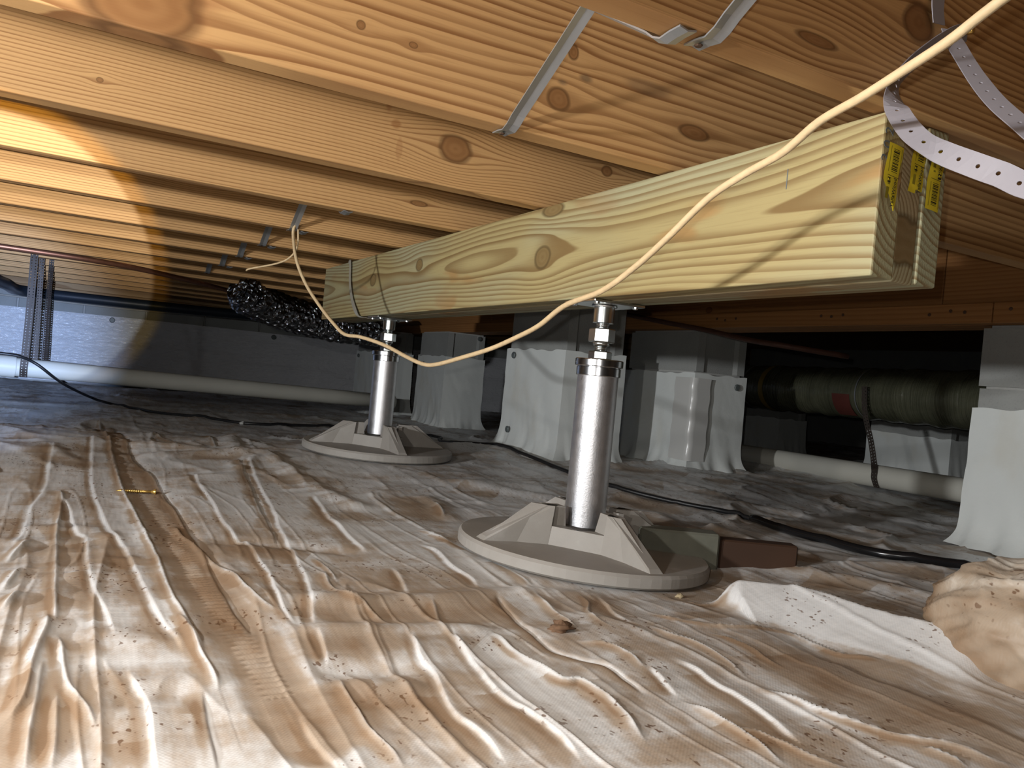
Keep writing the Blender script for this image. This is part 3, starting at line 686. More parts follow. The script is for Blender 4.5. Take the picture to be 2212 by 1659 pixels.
# lumber tags stapled to the plank ends (x right, z up on the end face; y toward the viewer)
def text_mesh(s, size, ext=0.00015):
    cu = bpy.data.curves.new('t', 'FONT'); cu.body = s; cu.size = size; cu.align_x = 'CENTER'; cu.align_y = 'CENTER'; cu.extrude = ext; cu.resolution_u = 2
    o = bpy.data.objects.new('t', cu); COL.objects.link(o)
    me = bpy.data.meshes.new_from_object(o.evaluated_get(bpy.context.evaluated_depsgraph_get()))
    bpy.data.objects.remove(o); bpy.data.curves.remove(cu); return me
def lumber_tag(ply, x, z, wd, ln, rot, torn, flip, label):
    """the tag in its own frame: u across, v along its length (down from the top), then turned onto the plank end"""
    hw, hl = wd/2, ln/2
    n = 14; V = []; F = []
    for layer in (0, 1):
        for j in range(n+1):
            v = hl-ln*j/n
            l_, r_ = -hw, hw
            if torn == 'point' and j > 8: l_ = -hw+wd*0.92*(j-8)/6.0
            if torn == 'point' and j > 8: r_ = hw-wd*0.05*(j-8)/6.0
            if torn == 'waist': l_ += 0.0012*math.sin(j*0.45); r_ += 0.0012*math.sin(j*0.45)
            if torn == 'notch' and j == n: pass
            w_ = -0.0012-0.0010*math.sin(j*0.6+rot*9)-0.0004*layer
            V += [(l_, w_, v), (0.5*(l_+r_), w_-0.0006, v), (r_, w_, v)]
    N = (n+1)*3
    for j in range(n):
        for i in range(2):
            if torn == 'notch' and j == n-1 and i == 1: continue
            a = j*3+i; F.append((a, a+3, a+4, a+1)); F.append((N+a, N+a+1, N+a+4, N+a+3))
    rm = Matrix.Rotation(rot, 4, 'Y'); rm.translation = Vector((x-BA-ply.location.x, 0.0, z-BZ-ply.location.z))
    me = mesh(V, F, True); me.transform(rm); t = put('lumber_tag', me, YEL, ply); t['label'] = label
    sgn = -1 if flip else 1
    def quad(u0, u1, v0, v1, dd=-0.0034):
        return [(u0, dd, v0), (u1, dd, v0), (u1, dd, v1), (u0, dd, v1)]
    V = []; F = []
    v = ln*0.42; rr_ = random.Random(4)
    while v > ln*0.06:                                    # barcode
        h = rr_.choice((0.0006, 0.0006, 0.0011, 0.0017))
        a = len(V); V += quad(-wd*0.20, wd*0.22, sgn*v-h/2, sgn*v+h/2); F.append((a, a+1, a+2, a+3)); v -= h+rr_.choice((0.0006, 0.0011))
    a = len(V); V += quad(-wd*0.40, wd*0.42, sgn*ln*0.0-0.0003, sgn*ln*0.0+0.0003); F.append((a, a+1, a+2, a+3))
    a = len(V); V += quad(sgn*-wd*0.24-wd*0.11, sgn*-wd*0.24+wd*0.11, -sgn*ln*0.07-wd*0.12, -sgn*ln*0.07+wd*0.12); F.append((a, a+1, a+2, a+3))
    me = mesh(V, F); me.transform(rm); put('barcode', me, INK, t)
    V = []; F = []
    for u0, u1, v0, v1 in ((-0.40, -0.36, 0.05, 0.45), (0.36, 0.40, 0.08, 0.46), (-0.36, -0.16, -0.36, -0.18), (0.30, 0.34, -0.44, -0.06), (-0.30, -0.14, -0.14, -0.11)):
        a = len(V); V += quad(u0*wd, u1*wd, sgn*v0*ln, sgn*v1*ln); F.append((a, a+1, a+2, a+3))
    me = mesh(V, F); me.transform(rm); put('fine_print', me, INK2, t)
    me = text_mesh('YellaWood', wd*0.30)
    me.transform(rm @ Matrix.Translation((wd*0.17, -0.0036, -sgn*ln*0.24)) @ Matrix.Rotation(PI/2 if flip else -PI/2, 4, 'Y') @ Matrix.Rotation(PI/2, 4, 'X'))
    put('lettering', me, INK, t)
    me = text_mesh('\u2713' if False else 'Z', wd*0.22)
    me.transform(rm @ Matrix.Translation((sgn*-wd*0.24, -0.0037, -sgn*ln*0.07)) @ Matrix.Rotation(-PI/2, 4, 'Y') @ Matrix.Rotation(PI/2, 4, 'X'))
    put('check_mark', me, YEL, t)
lumber_tag(plies[0], 0.7985, 0.571, 0.0245, 0.074, -0.075+0.16, 'point', False, 'torn yellow tag on the left plank end')
lumber_tag(plies[1], 0.8475, 0.594, 0.0235, 0.066, 0.10, 'notch', False, 'yellow tag on the middle plank end')
lumber_tag(plies[2], 0.8765, 0.583, 0.0240, 0.073, 0.06, 'waist', True, 'yellow tag on the right plank end')
pm = text_mesh('2 0 2', 0.02); pm.transform(Matrix.Translation((0.0075, -0.0008, 0.15)) @ Matrix.Rotation(-PI/2+0.1, 4, 'Y') @ Matrix.Rotation(PI/2, 4, 'X'))
put('pencil_mark', pm, PENCIL, plies[0])
# pencil line where the cord crosses the face
put('pencil_mark', box(-0.0004, 0.0002, 0.137, 0.1385, 0.120, 0.146), PENCIL, plies[0])

# ------------------------------------------------------------------ screw jack posts
def hull(bm, pts):
    vs = [bm.verts.new(p) for p in pts]; bmesh.ops.convex_hull(bm, input=vs)
def base_mesh():
    bm = bmesh.new(); n = 72
    prof = [(0.0, 0.0), (0.222, 0.0), (0.228, 0.004), (0.228, 0.019), (0.224, 0.024), (0.0, 0.0255)]
    rings = []
    for r, z in prof:
        rings.append([bm.verts.new((max(r, 1e-4)*math.cos(2*PI*k/n), max(r, 1e-4)*math.sin(2*PI*k/n), z)) for k in range(n)])
    for a, b in zip(rings[:-1], rings[1:]):
        for k in range(n): bm.faces.new((a[k], a[(k+1) % n], b[(k+1) % n], b[k]))
    P0, PT, PN = 0.022, 0.090, 0.056           # plate top, rib top, notch floor
    for q in range(4):
        c, s = round(math.cos(q*PI/2)), round(math.sin(q*PI/2))
        def R(r, w_, z): return (r*c-w_*s, r*s+w_*c, z)
        hull(bm, [R(0.215, -0.014, P0), R(0.215, 0.014, P0), R(0.05, -0.020, P0), R(0.05, 0.020, P0), R(0.058, -0.013, PT), R(0.058, 0.013, PT), R(0.094, -0.013, PT), R(0.094, 0.013, PT), R(0.206, -0.011, P0+0.008), R(0.206, 0.011, P0+0.008)])
        if q in (0, 1):                        # small keeper lug beside the notch
            hull(bm, [R(a, b, z) for a in (0.048, 0.060) for b in (-0.030, -0.012) for z in (0.050, PT-0.004)])
    for a in (-1,):
        hull(bm, [(x, y, z) for x in (-0.055, 0.055) for y in (-0.055, 0.055) for z in (P0, PN)])
    s2 = 2**-0.5
    for qd in (1, -1):                          # panel between two ribs, on opposite quarters
        def U(u, n_, z): return (qd*(u-n_)*s2, qd*(-u-n_)*s2, z)
        e = 0.215*s2
        ul, ur = -0.088, 0.072; nt, nb = 0.076, 0.088; c0, c1 = -0.045, 0.048
        hull(bm, [U(-e, e, P0), U(ul, nb, P0), U(c0, nb, P0), U(c0, 0.03, P0), (-0.094*qd, 0, PT), U(ul, nt, PT), U(c0, nt-0.002, PT), U(c0, 0.045, PT)])
        hull(bm, [U(c0, nb, P0), U(c1, nb, P0), U(c0, 0.03, P0), U(c1, 0.03, P0), U(c0, nt+0.004, PN), U(c1, nt+0.004, PN), U(c0, 0.03, PN), U(c1, 0.03, PN)])
        hull(bm, [U(e, e, P0), U(ur, nb, P0), U(c1, nb, P0), U(c1, 0.03, P0), (0, -0.094*qd, PT), U(ur, nt, PT), U(c1, nt-0.002, PT), U(c1, 0.045, PT)])
    bm.faces.ensure_lookup_table()
    me = bpy.data.meshes.new('m'); bm.normal_update(); bmesh.ops.recalc_face_normals(bm, faces=bm.faces[:]); bm.to_mesh(me); bm.free()
    return me
BASEME = base_mesh(); BASEME.materials.append(COMP)
def hexnut(r, z0, z1, rot=0.0, ch=0.0016):
    V = []; F = []
    for rr_, z in ((r*0.93, z0), (r, z0+ch), (r, z1-ch), (r*0.93, z1)):
        for k in range(6): V.append((rr_*math.cos(rot+k*PI/3), rr_*math.sin(rot+k*PI/3), z))
    for j in range(3):
        for k in range(6): a = j*6+k; b = j*6+(k+1) % 6; F.append((a, b, b+6, a+6))
    F.append(tuple(range(5, -1, -1))); F.append(tuple(range(18, 24))); return mesh(V, F)
def thread(r, z0, z1, pitch=0.0032):
    prof = [(r*0.86, z0)]; z = z0
    while z < z1-pitch: prof += [(r*0.86, z+pitch*0.25), (r, z+pitch*0.6), (r, z+pitch*0.75)]; z += pitch
    prof.append((r*0.86, z1)); return lathe(prof, 28, True)
view_rot = math.atan2(-1.21, -0.841)
def jack(xy, zb, tx, ty, label, view):
    x, y = xy
    t = thing('jack_post', label, 'jack post', (x, y, zb), 'steel screw jack posts')
    b = put('base', BASEME, None, t); b.rotation_euler = (math.atan(ty), -math.atan(tx), 0.0); b['label'] = 'round grey-brown ribbed base'
    o = lambda z: z-zb
    pp = lathe([(0.0372, 0.057), (0.0372, o(0.326)), (0.033, o(0.3265))], 64, True); sharp(pp, 40); put('pipe', pp, GALV, t)
    cap = put('cap', sharp(lathe([(0.0397, o(0.3215)), (0.0403, o(0.3225)), (0.0403, o(0.3365)), (0.0392, o(0.3372)), (0.0392, o(0.3382)), (0.0428, o(0.3388)), (0.0438, o(0.340)), (0.0438, o(0.3505)), (0.0428, o(0.352)), (0.010, o(0.3522))], 64, True), 30), CHROME, t)
    put('lock_nut', hexnut(0.0212, o(0.3522), o(0.3668), view-PI/6+0.04), ZINC, t)
    put('threaded_rod', sharp(thread(0.0120, o(0.35), o(0.452)), 40), ZINC, t)
    put('coupling_nut', hexnut(0.0238, o(0.383), o(0.4085), view-PI/6-0.02, 0.002), ZINC, t)
    put('collar', lathe([(0.0125, o(0.3765)), (0.0145, o(0.3775)), (0.0165, o(0.384))], 32, True), ZINC, t)
    put('sleeve', sharp(lathe([(0.0165, o(0.4185)), (0.0190, o(0.4190)), (0.0190, o(0.4465)), (0.0230, o(0.4475)), (0.0236, o(0.4495)), (0.0215, o(0.4505))], 40, True), 40), ZINC, t)
    pl = put('top_plate', box(-0.055, 0.055, -0.049, 0.049, o(0.4505), o(0.4555), 0.0012), ZINC, t)
    sc = lathe([(0.0015, o(0.4465)), (0.0052, o(0.4475)), (0.0052, o(0.4508))], 10, False); sc.materials.append(ZINC)
    for sx in (-1, 1):
        for sy in (-1, 1): put('screw', sc, None, pl, (sx*0.042, sy*0.036, 0))
    return t
(b1c, z1_, tx1, ty1), (b2c, z2_, tx2, ty2) = BASES
jack(b1c, z1_, tx1, ty1, 'near steel jack post on a ribbed round base, under the middle of the beam', view_rot)
jack(b2c, z2_, tx2, ty2, 'far steel jack post on a ribbed round base, near the far end of the beam', math.atan2(-2.36, -0.84))
# concrete pad edge and soil pocket beside the near base
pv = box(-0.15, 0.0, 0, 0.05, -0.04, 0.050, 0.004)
pv.transform(Matrix.Translation((1.075, 1.112, 0)) @ Matrix.Rotation(-0.50, 4, 'Z')); tag(put('concrete_paver', pv, plain('shade_darkened_concrete', (0.13, 0.13, 0.10), 0.9, 0, 0.25, 30, 0.3)), 'grey concrete paver on edge just right of the near jack base', 'paver')  # greenish-grey concrete, its colour darkened for the shade it stands in
pv = box(0.004, 0.15, 0.012, 0.05, -0.04, 0.040, 0.003)
pv.transform(Matrix.Translation((1.075, 1.112, 0)) @ Matrix.Rotation(-0.50, 4, 'Z')); tag(put('wood_scrap', pv, plain('dark_red_brown_wood', (0.05, 0.022, 0.010), 0.7, 0, 0.3, 12)), 'dark brown board scrap beside the grey paver near the jack base', 'board')
# ------------------------------------------------------------------ steel cross bridging between the joists
XB = 0.485
def brace(k0, k1, label, dx):
    """strip from under joist k0 up to the top of joist k1"""
    y0 = J1+(k0-1)*SP; y1 = J1+(k1-1)*SP
    s = 1 if y1 > y0 else -1
    ye = y0+(JW if s > 0 else 0.0)        # edge it bends round
    yt = y1+(0.0 if s > 0 else JW)        # face it reaches
    z0 = JZ-0.0018
    P = [(0, ye-s*0.034, z0), (0, ye-s*0.018, z0-0.0002), (0, ye-s*0.004, z0-0.002), (0, ye+s*0.008, z0+0.003), (0, ye+s*0.02, z0+0.012)]
    q = np.array(P[-1]); e = np.array((0, yt-s*0.004, JZ+0.205))
    for i in range(1, 9): P.append(tuple(q+(e-q)*i/8))
    P.append((0, yt-s*0.002, JZ+0.228))
    me = ribbon(np.array(P)+np.array((XB+dx, 0, 0)), (1, 0, 0), 0.020, 0.0018, curl=2.6)
    o = tag(put('steel_brace', me, STEEL), label, 'brace', 'steel joist bridging')
    for yy in (ye-s*0.024,): put('nail', disc((XB+dx, yy, z0-0.001), (0, 0, -1), 0.0042, 0.0015, 8), NAILM, o)
    return o
names = {0: 'joist over the beam end', 1: 'wide-grained joist', 3: 'lamp-lit joist', 4: 'cord joist', 5: 'joist behind the cord joist', 6: 'joist over the far beam end', 7: 'joist past the far beam end', 8: 'joist in front of the hanger straps', -1: 'joist nearest the viewer'}
brace(0, -1, 'grey steel brace rising toward the viewer from the joist over the beam end', 0.022)
brace(0, 1, 'short grey steel brace tab nailed under the joist over the beam end, rising away', -0.008)
brace(1, 0, 'long diagonal grey steel brace bent round the foot of the wide-grained joist', 0.012)
for k in range(4, 9):
    brace(k, k-1, ('grey steel brace the tan cord is tied to', 'grey steel brace one bay behind the tied cord', 'grey steel brace two bays behind the tied cord', 'grey steel brace three bays behind the tied cord', 'grey steel brace four bays behind the tied cord, farthest in the row')[k-4], -0.006)
    brace(k-1, k, ('grey brace tab under the joist in front of the tied cord', 'grey brace tab under the joist the cord hangs from', 'grey brace tab one joist behind the tied cord', 'grey brace tab two joists behind the tied cord', 'grey brace tab three joists behind the tied cord')[k-4], 0.026)

# ------------------------------------------------------------------ tan cord
CP = [(0.481,2.150,0.655),(0.479,2.155,0.63),(0.482,2.107,0.559),(0.501,2.063,0.496),(0.523,1.993,0.44),(0.539,1.905,0.394),(0.549,1.842,0.37),(0.564,1.766,0.365),(0.588,1.673,0.35),(0.601,1.563,0.327),(0.609,1.49,0.315),(0.613,1.431,0.317),(0.621,1.336,0.333),(0.633,1.25,0.351),(0.64,1.167,0.373),(0.638,1.099,0.39),(0.634,1.022,0.418),(0.624,0.914,0.433),(0.618,0.837,0.458),(0.607,0.764,0.485),(0.599,0.688,0.52),(0.597,0.632,0.537),(0.592,0.578,0.547),(0.582,0.527,0.563),(0.572,0.475,0.569),(0.567,0.433,0.578),(0.565,0.394,0.589),(0.564,0.361,0.603),(0.563,0.31,0.622),(0.562,0.255,0.645)]
cd = thing('cord', 'tan cord drooping from a steel brace across the front of the beam', 'cord', CP[0])
cm = tube(catmull(CP, 6), 0.0041, 10); cm.transform(Matrix.Translation(-Vector(CP[0]))); put('strand', cm, CORDM, cd)
tl = [(0.489, 2.146, 0.642), (0.492, 2.150, 0.600), (0.480, 2.165, 0.570), (0.455, 2.20, 0.552), (0.40, 2.27, 0.535), (0.392, 2.285, 0.530)]
tm = tube(catmull(tl, 6), 0.0024, 8); tm.transform(Matrix.Translation(-Vector(CP[0]))); put('loose_end', tm, CORDM, cd)

# ------------------------------------------------------------------ perforated straps
def perf_strap(path, across, width, cols, pitch, hr, thick, seg=8, every=1):
    P = catmull(path, 10); D = np.concatenate([[0], np.cumsum(np.linalg.norm(np.diff(P, axis=0), axis=1))]); L = D[-1]
    T = np.gradient(P, axis=0); T /= np.linalg.norm(T, axis=1)[:, None]
    Nn = np.array(across, float)
    if Nn.ndim == 1: Nn = np.repeat(Nn[None], len(P), 0)
    elif len(Nn) != len(P): Nn = np.stack([np.interp(np.linspace(0, 1, len(P)), np.linspace(0, 1, len(Nn)), Nn[:, i]) for i in range(3)], 1)
    Wd = Nn-T*(Nn*T).sum(1)[:, None]; Wd /= np.linalg.norm(Wd, axis=1)[:, None]
    V = []; F = []; nc = int(L/pitch); cw = width/cols
    def mp(s, u):
        s = min(max(s, 0), L)
        p = np.array([np.interp(s, D, P[:, i]) for i in range(3)]); w_ = np.array([np.interp(s, D, Wd[:, i]) for i in range(3)])
        return p+w_*u
    for i in range(nc):
        for c in range(cols):
            s0, u0 = (i+0.5)*pitch, (c+0.5)*cw-width/2
            a = len(V)
            if i % every:
                q_ = math.sin(PI/8)/math.cos(PI/8)
                for sx1, sy1 in ((1, -q_), (1, q_), (1, 1), (-1, 1), (-1, q_), (-1, -q_), (-1, -1), (1, -1)): V.append(mp(s0+sx1*pitch/2, u0+sy1*cw/2))
                F.append(tuple(range(a, a+8))); continue
            for k in range(seg):
                th = 2*PI*(k+0.5)/seg; V.append(mp(s0+hr*math.cos(th), u0+hr*math.sin(th)))
            for k in range(seg):
                th = 2*PI*(k+0.5)/seg; cx, sx_ = math.cos(th), math.sin(th); m_ = max(abs(cx), abs(sx_))
                m2 = 0.9239 if seg == 8 else m_
                ex = pitch/2*max(-1, min(1, cx/0.9239)); ey = cw/2*max(-1, min(1, sx_/0.9239))
                if abs(cx) > 0.9: ex = math.copysign(pitch/2, cx)
                if abs(sx_) > 0.9: ey = math.copysign(cw/2, sx_)
                V.append(mp(s0+ex, u0+ey))
            for k in range(seg):
                F.append((a+k, a+seg+k, a+seg+(k+1) % seg, a+(k+1) % seg))
            q = len(V)                                     # the four cell corners
            for sx1, sy1 in ((1, 1), (-1, 1), (-1, -1), (1, -1)): V.append(mp(s0+sx1*pitch/2, u0+sy1*cw/2))
            for ci, k in enumerate((0, 2, 4, 6)): F.append((a+seg+k, q+ci, a+seg+(k+1) % seg))
    bm = bmesh.new(); me = mesh(V, F); bm.from_mesh(me); bmesh.ops.remove_doubles(bm, verts=bm.verts[:], dist=1e-5); bpy.data.meshes.remove(me)
    bm.normal_update(); geo = bm.faces[:]; bmesh.ops.solidify(bm, geom=geo, thickness=thick)
    return from_bm(bm)
ws = thing('perforated_strap', 'pale grey plastic perforated strap looped beside the near beam end', 'strap', (0.85, 0.585, 0.73))
bp1 = [(0.872,0.585,0.749),(0.841,0.583,0.734),(0.788,0.575,0.699),(0.724,0.553,0.652),(0.684,0.529,0.614),(0.666,0.51,0.589),(0.655,0.482,0.558),(0.658,0.457,0.538),(0.66,0.427,0.521),(0.662,0.404,0.509),(0.67,0.370,0.492),(0.69,0.30,0.49)]
ac1 = [(0.35,0.3,-0.9),(0.35,0.3,-0.9),(0.5,0.5,-0.7),(0.6,0.5,-0.6),(0.5,-0.2,-0.3),(0.6,-0.1,0.5),(0.5,0.2,0.9),(0.2,0.3,0.95),(0.1,0.2,1.0),(0.1,0.2,1.0),(0.1,0.2,1.0),(0.1,0.2,1.0)]
m_ = perf_strap(bp1, ac1, 0.021, 1, 0.0065, 0.0020, 0.0011, every=3); m_.transform(Matrix.Translation(-Vector(ws.location))); put('band', m_, WSTRAP, ws)
bp2 = [(0.845,0.588,0.745),(0.838,0.578,0.728),(0.828,0.562,0.707),(0.81,0.529,0.665),(0.79,0.494,0.626),(0.772,0.458,0.592),(0.756,0.421,0.559),(0.74,0.37,0.525),(0.72,0.32,0.50)]
m_ = perf_strap(bp2, (0.75, 0.1, 0.6), 0.021, 1, 0.0065, 0.0020, 0.0011, every=3); m_.transform(Matrix.Translation(-Vector(ws.location))); put('band', m_, WSTRAP, ws)
for p in ((0.845, 0.5815, 0.735), (0.866, 0.581, 0.748)):
    n_ = disc((p[0]-ws.location.x, p[1]-ws.location.y, p[2]-ws.location.z), (0.2, -1, -0.1), 0.005, 0.006, 10); put('nail', n_, BRASS, ws)
m_ = ribbon(catmull([(0.818, 0.588, 0.775), (0.816, 0.586, 0.760), (0.818, 0.584, 0.742)], 4), (1, 0, 0.3), 0.02, 0.001); m_.transform(Matrix.Translation(-Vector(ws.location))); put('strap_end', m_, WSTRAP, ws)
# clear strap hanging round the far end of the beam
CLR = plain('cloudy_clear_strap', (0.42, 0.40, 0.33), 0.3, 0, 0.05, 20)
bs = ribbon(catmull([(0.776,2.63,0.648),(0.7745,2.61,0.63),(0.7735,2.592,0.57),(0.7735,2.547,0.507),(0.774,2.48,0.462),(0.795,2.455,0.4525),(0.85,2.46,0.4515)], 6), [(0.0, 1.0, 0.1)]*37, 0.018, 0.0008)
tag(put('hanger_strap', bs, CLR), 'cloudy strap hanging round the far end of the beam', 'strap')
# hanger straps at the left, round the white pipe
def pst(name, path, label, ww=0.024):
    m_ = perf_strap(path, (1, 0, 0), ww, 2, 0.0125, 0.0025, 0.0015); o = tag(put(name, m_, DARKST), label, 'strap', 'perforated pipe hanger straps'); return o
pst('hanger_strap', [(-0.186, 4.117, 0.72), (-0.186, 4.115, 0.60), (-0.185, 4.105, 0.40), (-0.186, 4.092, 0.22), (-0.187, 4.088, 0.155), (-0.187, 4.108, 0.112)], 'leftmost rusty perforated strap running down the front of the white pipe', 0.030)
pst('hanger_strap', [(-0.158, 4.164, 0.72), (-0.158, 4.168, 0.60), (-0.155, 4.176, 0.40), (-0.152, 4.182, 0.22), (-0.152, 4.184, 0.15)], 'middle dark perforated strap behind the white pipe', 0.021)
pst('hanger_strap', [(-0.130, 4.500, 0.72), (-0.130, 4.498, 0.62), (-0.126, 4.40, 0.45), (-0.118, 4.27, 0.25), (-0.116, 4.20, 0.17)], 'rear dark perforated strap slanting back from the white pipe', 0.021)

# ------------------------------------------------------------------ pipes, ducts and cables
def pipe_thing(name, label, cat, a, b, r, mat, rings=(), ringmat=None, ringr=1.18, ringl=0.03):
    a = Vector(a); b = Vector(b); t = thing(name, label, cat, a)
    d = (b-a); L = d.length; u = d/L
    put('pipe', tube([(0, 0, 0)]+[tuple(u*L*i/8) for i in range(1, 9)], r, 28), mat, t)
    for s in rings:
        put('coupling', tube([tuple(u*(s-ringl)), tuple(u*(s-ringl*0.9)), tuple(u*(s+ringl*0.9)), tuple(u*(s+ringl))], r*ringr, 28), ringmat or mat, t)
    return t
lw = pipe_thing('drain_pipe', 'white plastic drain pipe along the far wall at left', 'pipe', (-1.6, 3.87, 0.190), (1.68, 4.535, 0.104), 0.041, PVC, (1.27, 1.36), None, 1.16, 0.045)
el = catmull([(0.9, 0.18, -0.03), (1.06, 0.215, 0.02), (1.12, 0.23, 0.09), (1.06, 0.22, 0.17), (0.8, 0.16, 0.30)], 6)
put('elbow', tube(el, 0.036, 20), plain('grey_pipe_branch', (0.20, 0.20, 0.21), 0.5), lw)
pr = pipe_thing('drain_pipe', 'white plastic drain pipe on the ground below the green duct', 'pipe', (2.60, 0.9, 0.080), (2.575, 3.4, 0.070), 0.041, PVC, (0.35,))
st = perf_strap([(2.60, 2.02, 0.40), (2.605, 2.01, 0.30), (2.60, 1.97, 0.20), (2.575, 1.93, 0.125), (2.548, 1.905, 0.10), (2.543, 1.90, 0.07), (2.565, 1.90, 0.035)], (0.0, 1.0, 0.0), 0.022, 2, 0.0125, 0.0025, 0.0015)
tag(put('hanger_strap', st, DARKST), 'rusty perforated strap hanging from the green duct to the white pipe', 'strap')
dt = thing('insulated_duct', 'dark green wrapped round duct beyond the girder at right', 'duct', (2.56, 1.16, 0.374))
da, db = np.array((2.56, 1.16, 0.374)), np.array((2.93, 3.0, 0.380))
dr = lambda i, n, a: 0.100+0.003*math.sin(i*1.7)+0.002*math.sin(a*5+i)
put('jacket', tube([(db-da)*i/60 for i in range(61)], 0.1, 40, True, dr), INSUL, dt)
du = (db-da)/np.linalg.norm(db-da)
for s, w_, mm in ((1.55, 0.018, TAPEY), (1.70, 0.006, STEEL), (0.93, 0.003, STEEL)):
    put('band', tube([du*(s-w_), du*(s-w_*0.9), du*(s+w_*0.9), du*(s+w_)], 0.1055, 40, False), mm, dt)
lv = []; lf = []
for j in range(7):
    for i in range(7):
        th = math.radians(198-9*j); s = 0.96+0.10*i/6
        n_ = np.cross(du, (0, 0, 1)); n_ /= np.linalg.norm(n_)
        lv.append(du*s+(n_*math.cos(th)*1.0+np.array((0, 0, 1))*math.sin(th))*0.1062 if False else du*s+(-n_*math.cos(math.radians(-5-9*j))+np.array((0, 0, 1))*math.sin(math.radians(-5-9*j)))*0.1062)
for j in range(6):
    for i in range(6): a = j*7+i; lf.append((a, a+1, a+8, a+7))
put('label_patch', mesh(lv, lf, True), LABELR, dt)
# crumpled foil flex duct
fp = catmull([(0.66, 4.13, 0.622), (0.74, 4.17, 0.592), (0.91, 4.288, 0.549), (1.158, 4.381, 0.518), (1.36, 4.45, 0.512), (1.56, 4.5, 0.52)], 16)
def fr(i, n, a): return (0.092+0.005*math.sin(i*1.9)+0.004*vnoise(i*0.55, a*2.2, 5))*(0.55+0.45*min(1, i/10.0))
fm = tube(fp, 0.09, 36, True, lambda i, n, a: float(fr(i, n, a)))
tag(put('foil_duct', fm, FOIL), 'crinkled black and silver foil flex duct under the joists past the beam', 'duct')
cp = catmull([(-1.2, 3.60, 0.628), (-0.274, 3.60, 0.622), (0.12, 3.70, 0.622), (0.40, 3.98, 0.622), (0.628, 4.29, 0.622), (0.9, 4.75, 0.622)], 8)
tag(put('copper_pipe', tube(cp, 0.011, 12), COPPER), 'dull copper pipe running just below the joists at left', 'pipe')
hp = catmull([(-1.4, 5.2, 0.66), (-0.60, 5.25, 0.625), (-0.40, 5.6, 0.59), (-0.32, 6.0, 0.575), (0.08, 6.12, 0.578), (0.65, 6.15, 0.585), (1.3, 6.2, 0.60), (1.88, 6.2, 0.61)], 8)
tag(put('black_hose', tube(hp, 0.035, 14), plain('blue_black_hose', (0.02, 0.028, 0.04), 0.4)), 'black hose slung below the joists along the far wall', 'hose')
hp = catmull([(-1.4, 6.34, 0.56), (0.1, 6.33, 0.545), (0.7, 6.30, 0.56), (1.2, 6.2, 0.60)], 8)
tag(put('cable', tube(hp, 0.006, 8), plain('pale_cable', (0.4, 0.38, 0.33), 0.6)), 'thin pale cable strung along the top of the far wall', 'cable')
def on_floor(pts, r): 
    P = catmull([(x/1000, y/1000) for x, y in pts], 8); z = floor_h(P[:, 0], P[:, 1])
    zz = np.maximum(z, np.convolve(np.pad(z, 4, 'edge'), np.ones(9)/9, 'valid'))
    return np.column_stack([P, zz+r*0.9])
c1 = on_floor([(120, 4420), (154, 4393), (312, 3998), (506, 3804), (691, 3618), (950, 3679), (1180, 3720), (1400, 3700), (1540, 3500), (1390, 3150), (1350, 2900), (1385, 2500), (1328, 2012), (1355, 1825), (1436, 1681), (1503, 1557), (1524, 1433)], 0.006)
up_ = catmull([(-0.40, 4.06, 0.215), (-0.278, 4.07, 0.210), (-0.202, 4.07, 0.203), (-0.138, 4.05, 0.176), (-0.073, 4.08, 0.126), (-0.02, 4.20, 0.085), (0.05, 4.33, 0.045), (0.115, 4.41, 0.015)], 6)
c1 = np.vstack([up_, c1[10:]])
tag(put('black_cable', tube(c1, 0.0062, 8), BLACKR), 'thin black cable winding over the ground sheet behind both jack posts', 'cable')
h1 = on_floor([(1500, 1450), (1490, 1380), (1488, 1237), (1500, 1085), (1596, 970), (1660, 900), (1760, 800), (1900, 640)], 0.012)
tag(put('black_hose', tube(h1, 0.0095, 12), plain('shiny_black_hose', (0.01, 0.01, 0.011), 0.22)), 'thick shiny black hose on the ground sheet in front of the right-edge pier', 'hose')

# ------------------------------------------------------------------ small things lying about
sz = float(floor_h(np.array([0.13]), np.array([1.74]))[0])
sg = thing('wood_screw', 'gold wood screw lying on the ground sheet at left', 'screw', (0.093, 1.745, sz+0.006))
sp_ = [(0.0006, 0.0)]; z = 0.008
sp_.append((0.0022, 0.007))
while z < 0.045: sp_ += [(0.0021, z), (0.0040, z+0.0012), (0.0021, z+0.0024)]; z += 0.0040
sp_ += [(0.0024, 0.047), (0.0024, 0.064)]
rq = Vector((0.071, -0.011, 0.0)).to_track_quat('Z', 'Y').to_matrix().to_4x4()
for nm, pf in (('shank', sp_), ('head', [(0.0024, 0.063), (0.0055, 0.0705), (0.0058, 0.0722), (0.002, 0.0724)])):
    m_ = lathe(pf, 14, True); m_.transform(rq); put(nm, m_, BRASS, sg)
def lump(name, c, r, seed, mat, label, cat, n=14, amp=0.45):
    V = []; F = []
    for j in range(n+1):
        ph = PI*j/n
        for i in range(2*n):
            th = PI*i/n; d = np.array((math.sin(ph)*math.cos(th), math.sin(ph)*math.sin(th), math.cos(ph)))
            k = 1+amp*float(fbm(d[0]*1.7+seed, d[1]*1.7+d[2]*2.1, seed, 3))
            V.append((d[0]*r[0]*k, d[1]*r[1]*k, d[2]*r[2]*k))
    for j in range(n):
        for i in range(2*n): a = j*2*n+i; b = j*2*n+(i+1) % (2*n); F.append((a, b, b+2*n, a+2*n))
    z = float(floor_h(np.array([c[0]]), np.array([c[1]]))[0])
    return tag(put(name, mesh(V, F, True), mat, None, (c[0], c[1], z+r[2]*0.5)), label, cat)
lump('dirt_clod', (0.556, 0.834), (0.016, 0.012, 0.007), 3, SOIL, 'brown clod of dirt on the sheet in front of the near jack base', 'dirt')
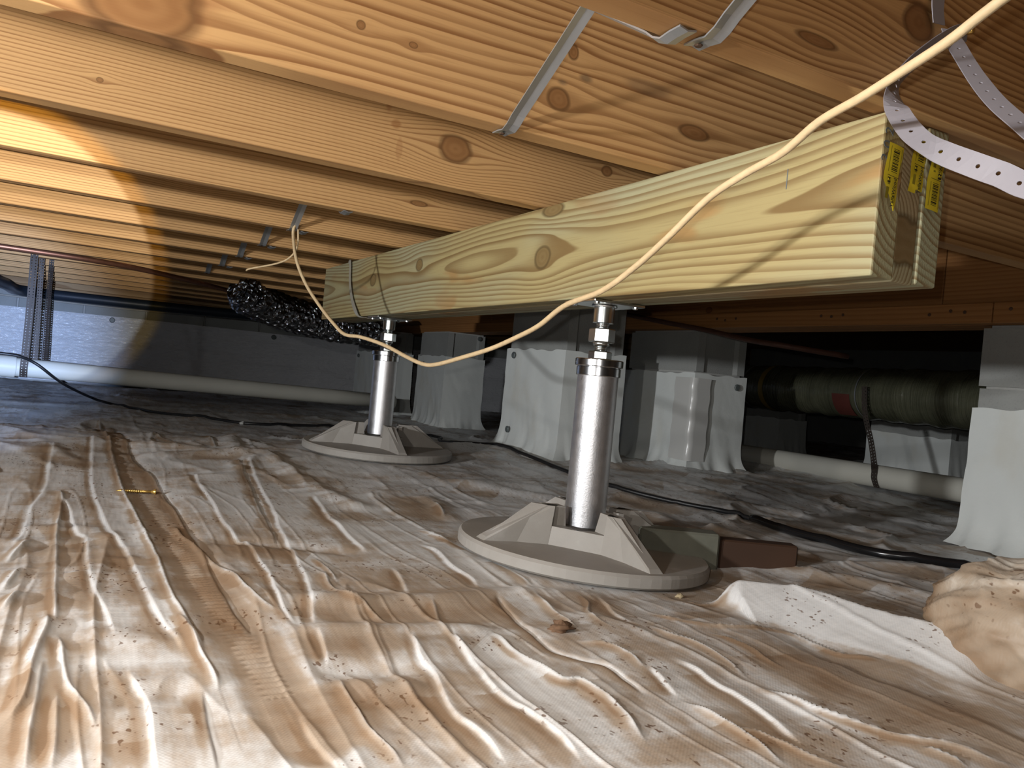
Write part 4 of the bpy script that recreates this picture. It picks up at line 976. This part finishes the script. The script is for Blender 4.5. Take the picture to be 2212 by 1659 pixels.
lump('pebble', (0.860, 0.968), (0.006, 0.005, 0.004), 6, plain('tan_pebble', (0.45, 0.36, 0.22), 0.8), 'tiny tan pebble against the front rim of the near jack base', 'pebble', 8)
lump('wood_chip', (0.99, 0.915), (0.012, 0.003, 0.002), 9, SOIL, 'dark splinter of wood on the sheet right of the near jack base', 'splinter', 8)
lump('pebble', (0.66, 3.62), (0.010, 0.010, 0.008), 12, MORTAR, 'pale pebble on the dark far stretch of the sheet by the black cable', 'pebble', 8)
# crumpled muddy bag at the right edge
n = 90; V = []; F = []; mu = []
for j in range(n+1):
    ph = PI*j/n
    for i in range(2*n):
        th = PI*i/n; d = np.array((math.sin(ph)*math.cos(th), math.sin(ph)*math.sin(th), math.cos(ph)))
        f1 = float(1-abs(vnoise(d[0]*2.6+d[2]*1.5+3, d[1]*2.6-d[2]*2.0, 41))); f2 = float(1-abs(vnoise(d[0]*6+d[2]*4, d[1]*6+d[2]*5, 43))); f3 = float(1-abs(vnoise(d[0]*14+d[2]*9, d[1]*14-d[2]*11, 47)))
        k = 0.84+0.16*f1+0.04*f2+0.006*f3
        V.append((d[0]*0.115*k, d[1]*0.155*k, d[2]*0.098*k)); mu.append(0.10+0.14*float(vnoise(d[0]*3, d[2]*3+d[1], 9)))
for j in range(n):
    for i in range(2*n): a = j*2*n+i; b = j*2*n+(i+1) % (2*n); F.append((a, b, b+2*n, a+2*n))
bme = mesh(V, F, True); a_ = bme.attributes.new('mud', 'FLOAT', 'POINT'); a_.data.foreach_set('value', mu)
bz = float(floor_h(np.array([1.08]), np.array([0.55]))[0])
tag(put('plastic_bag', bme, BAG, None, (1.10, 0.545, bz+0.045)), 'crumpled muddy plastic bag on the sheet at the right edge', 'bag')
rp = catmull([(1.90, 2.76, 0.628), (1.90, 2.64, 0.608), (1.90, 2.345, 0.564), (1.90, 2.142, 0.536), (1.90, 1.936, 0.502), (1.93, 1.80, 0.485), (2.10, 1.70, 0.47)], 6)
tag(put('copper_pipe', tube(rp, 0.009, 10), plain('rusty_thin_pipe', (0.10, 0.045, 0.03), 0.6, 0.3, 0.3, 30)), 'thin rusty pipe slanting across the top of the taped pier', 'pipe')
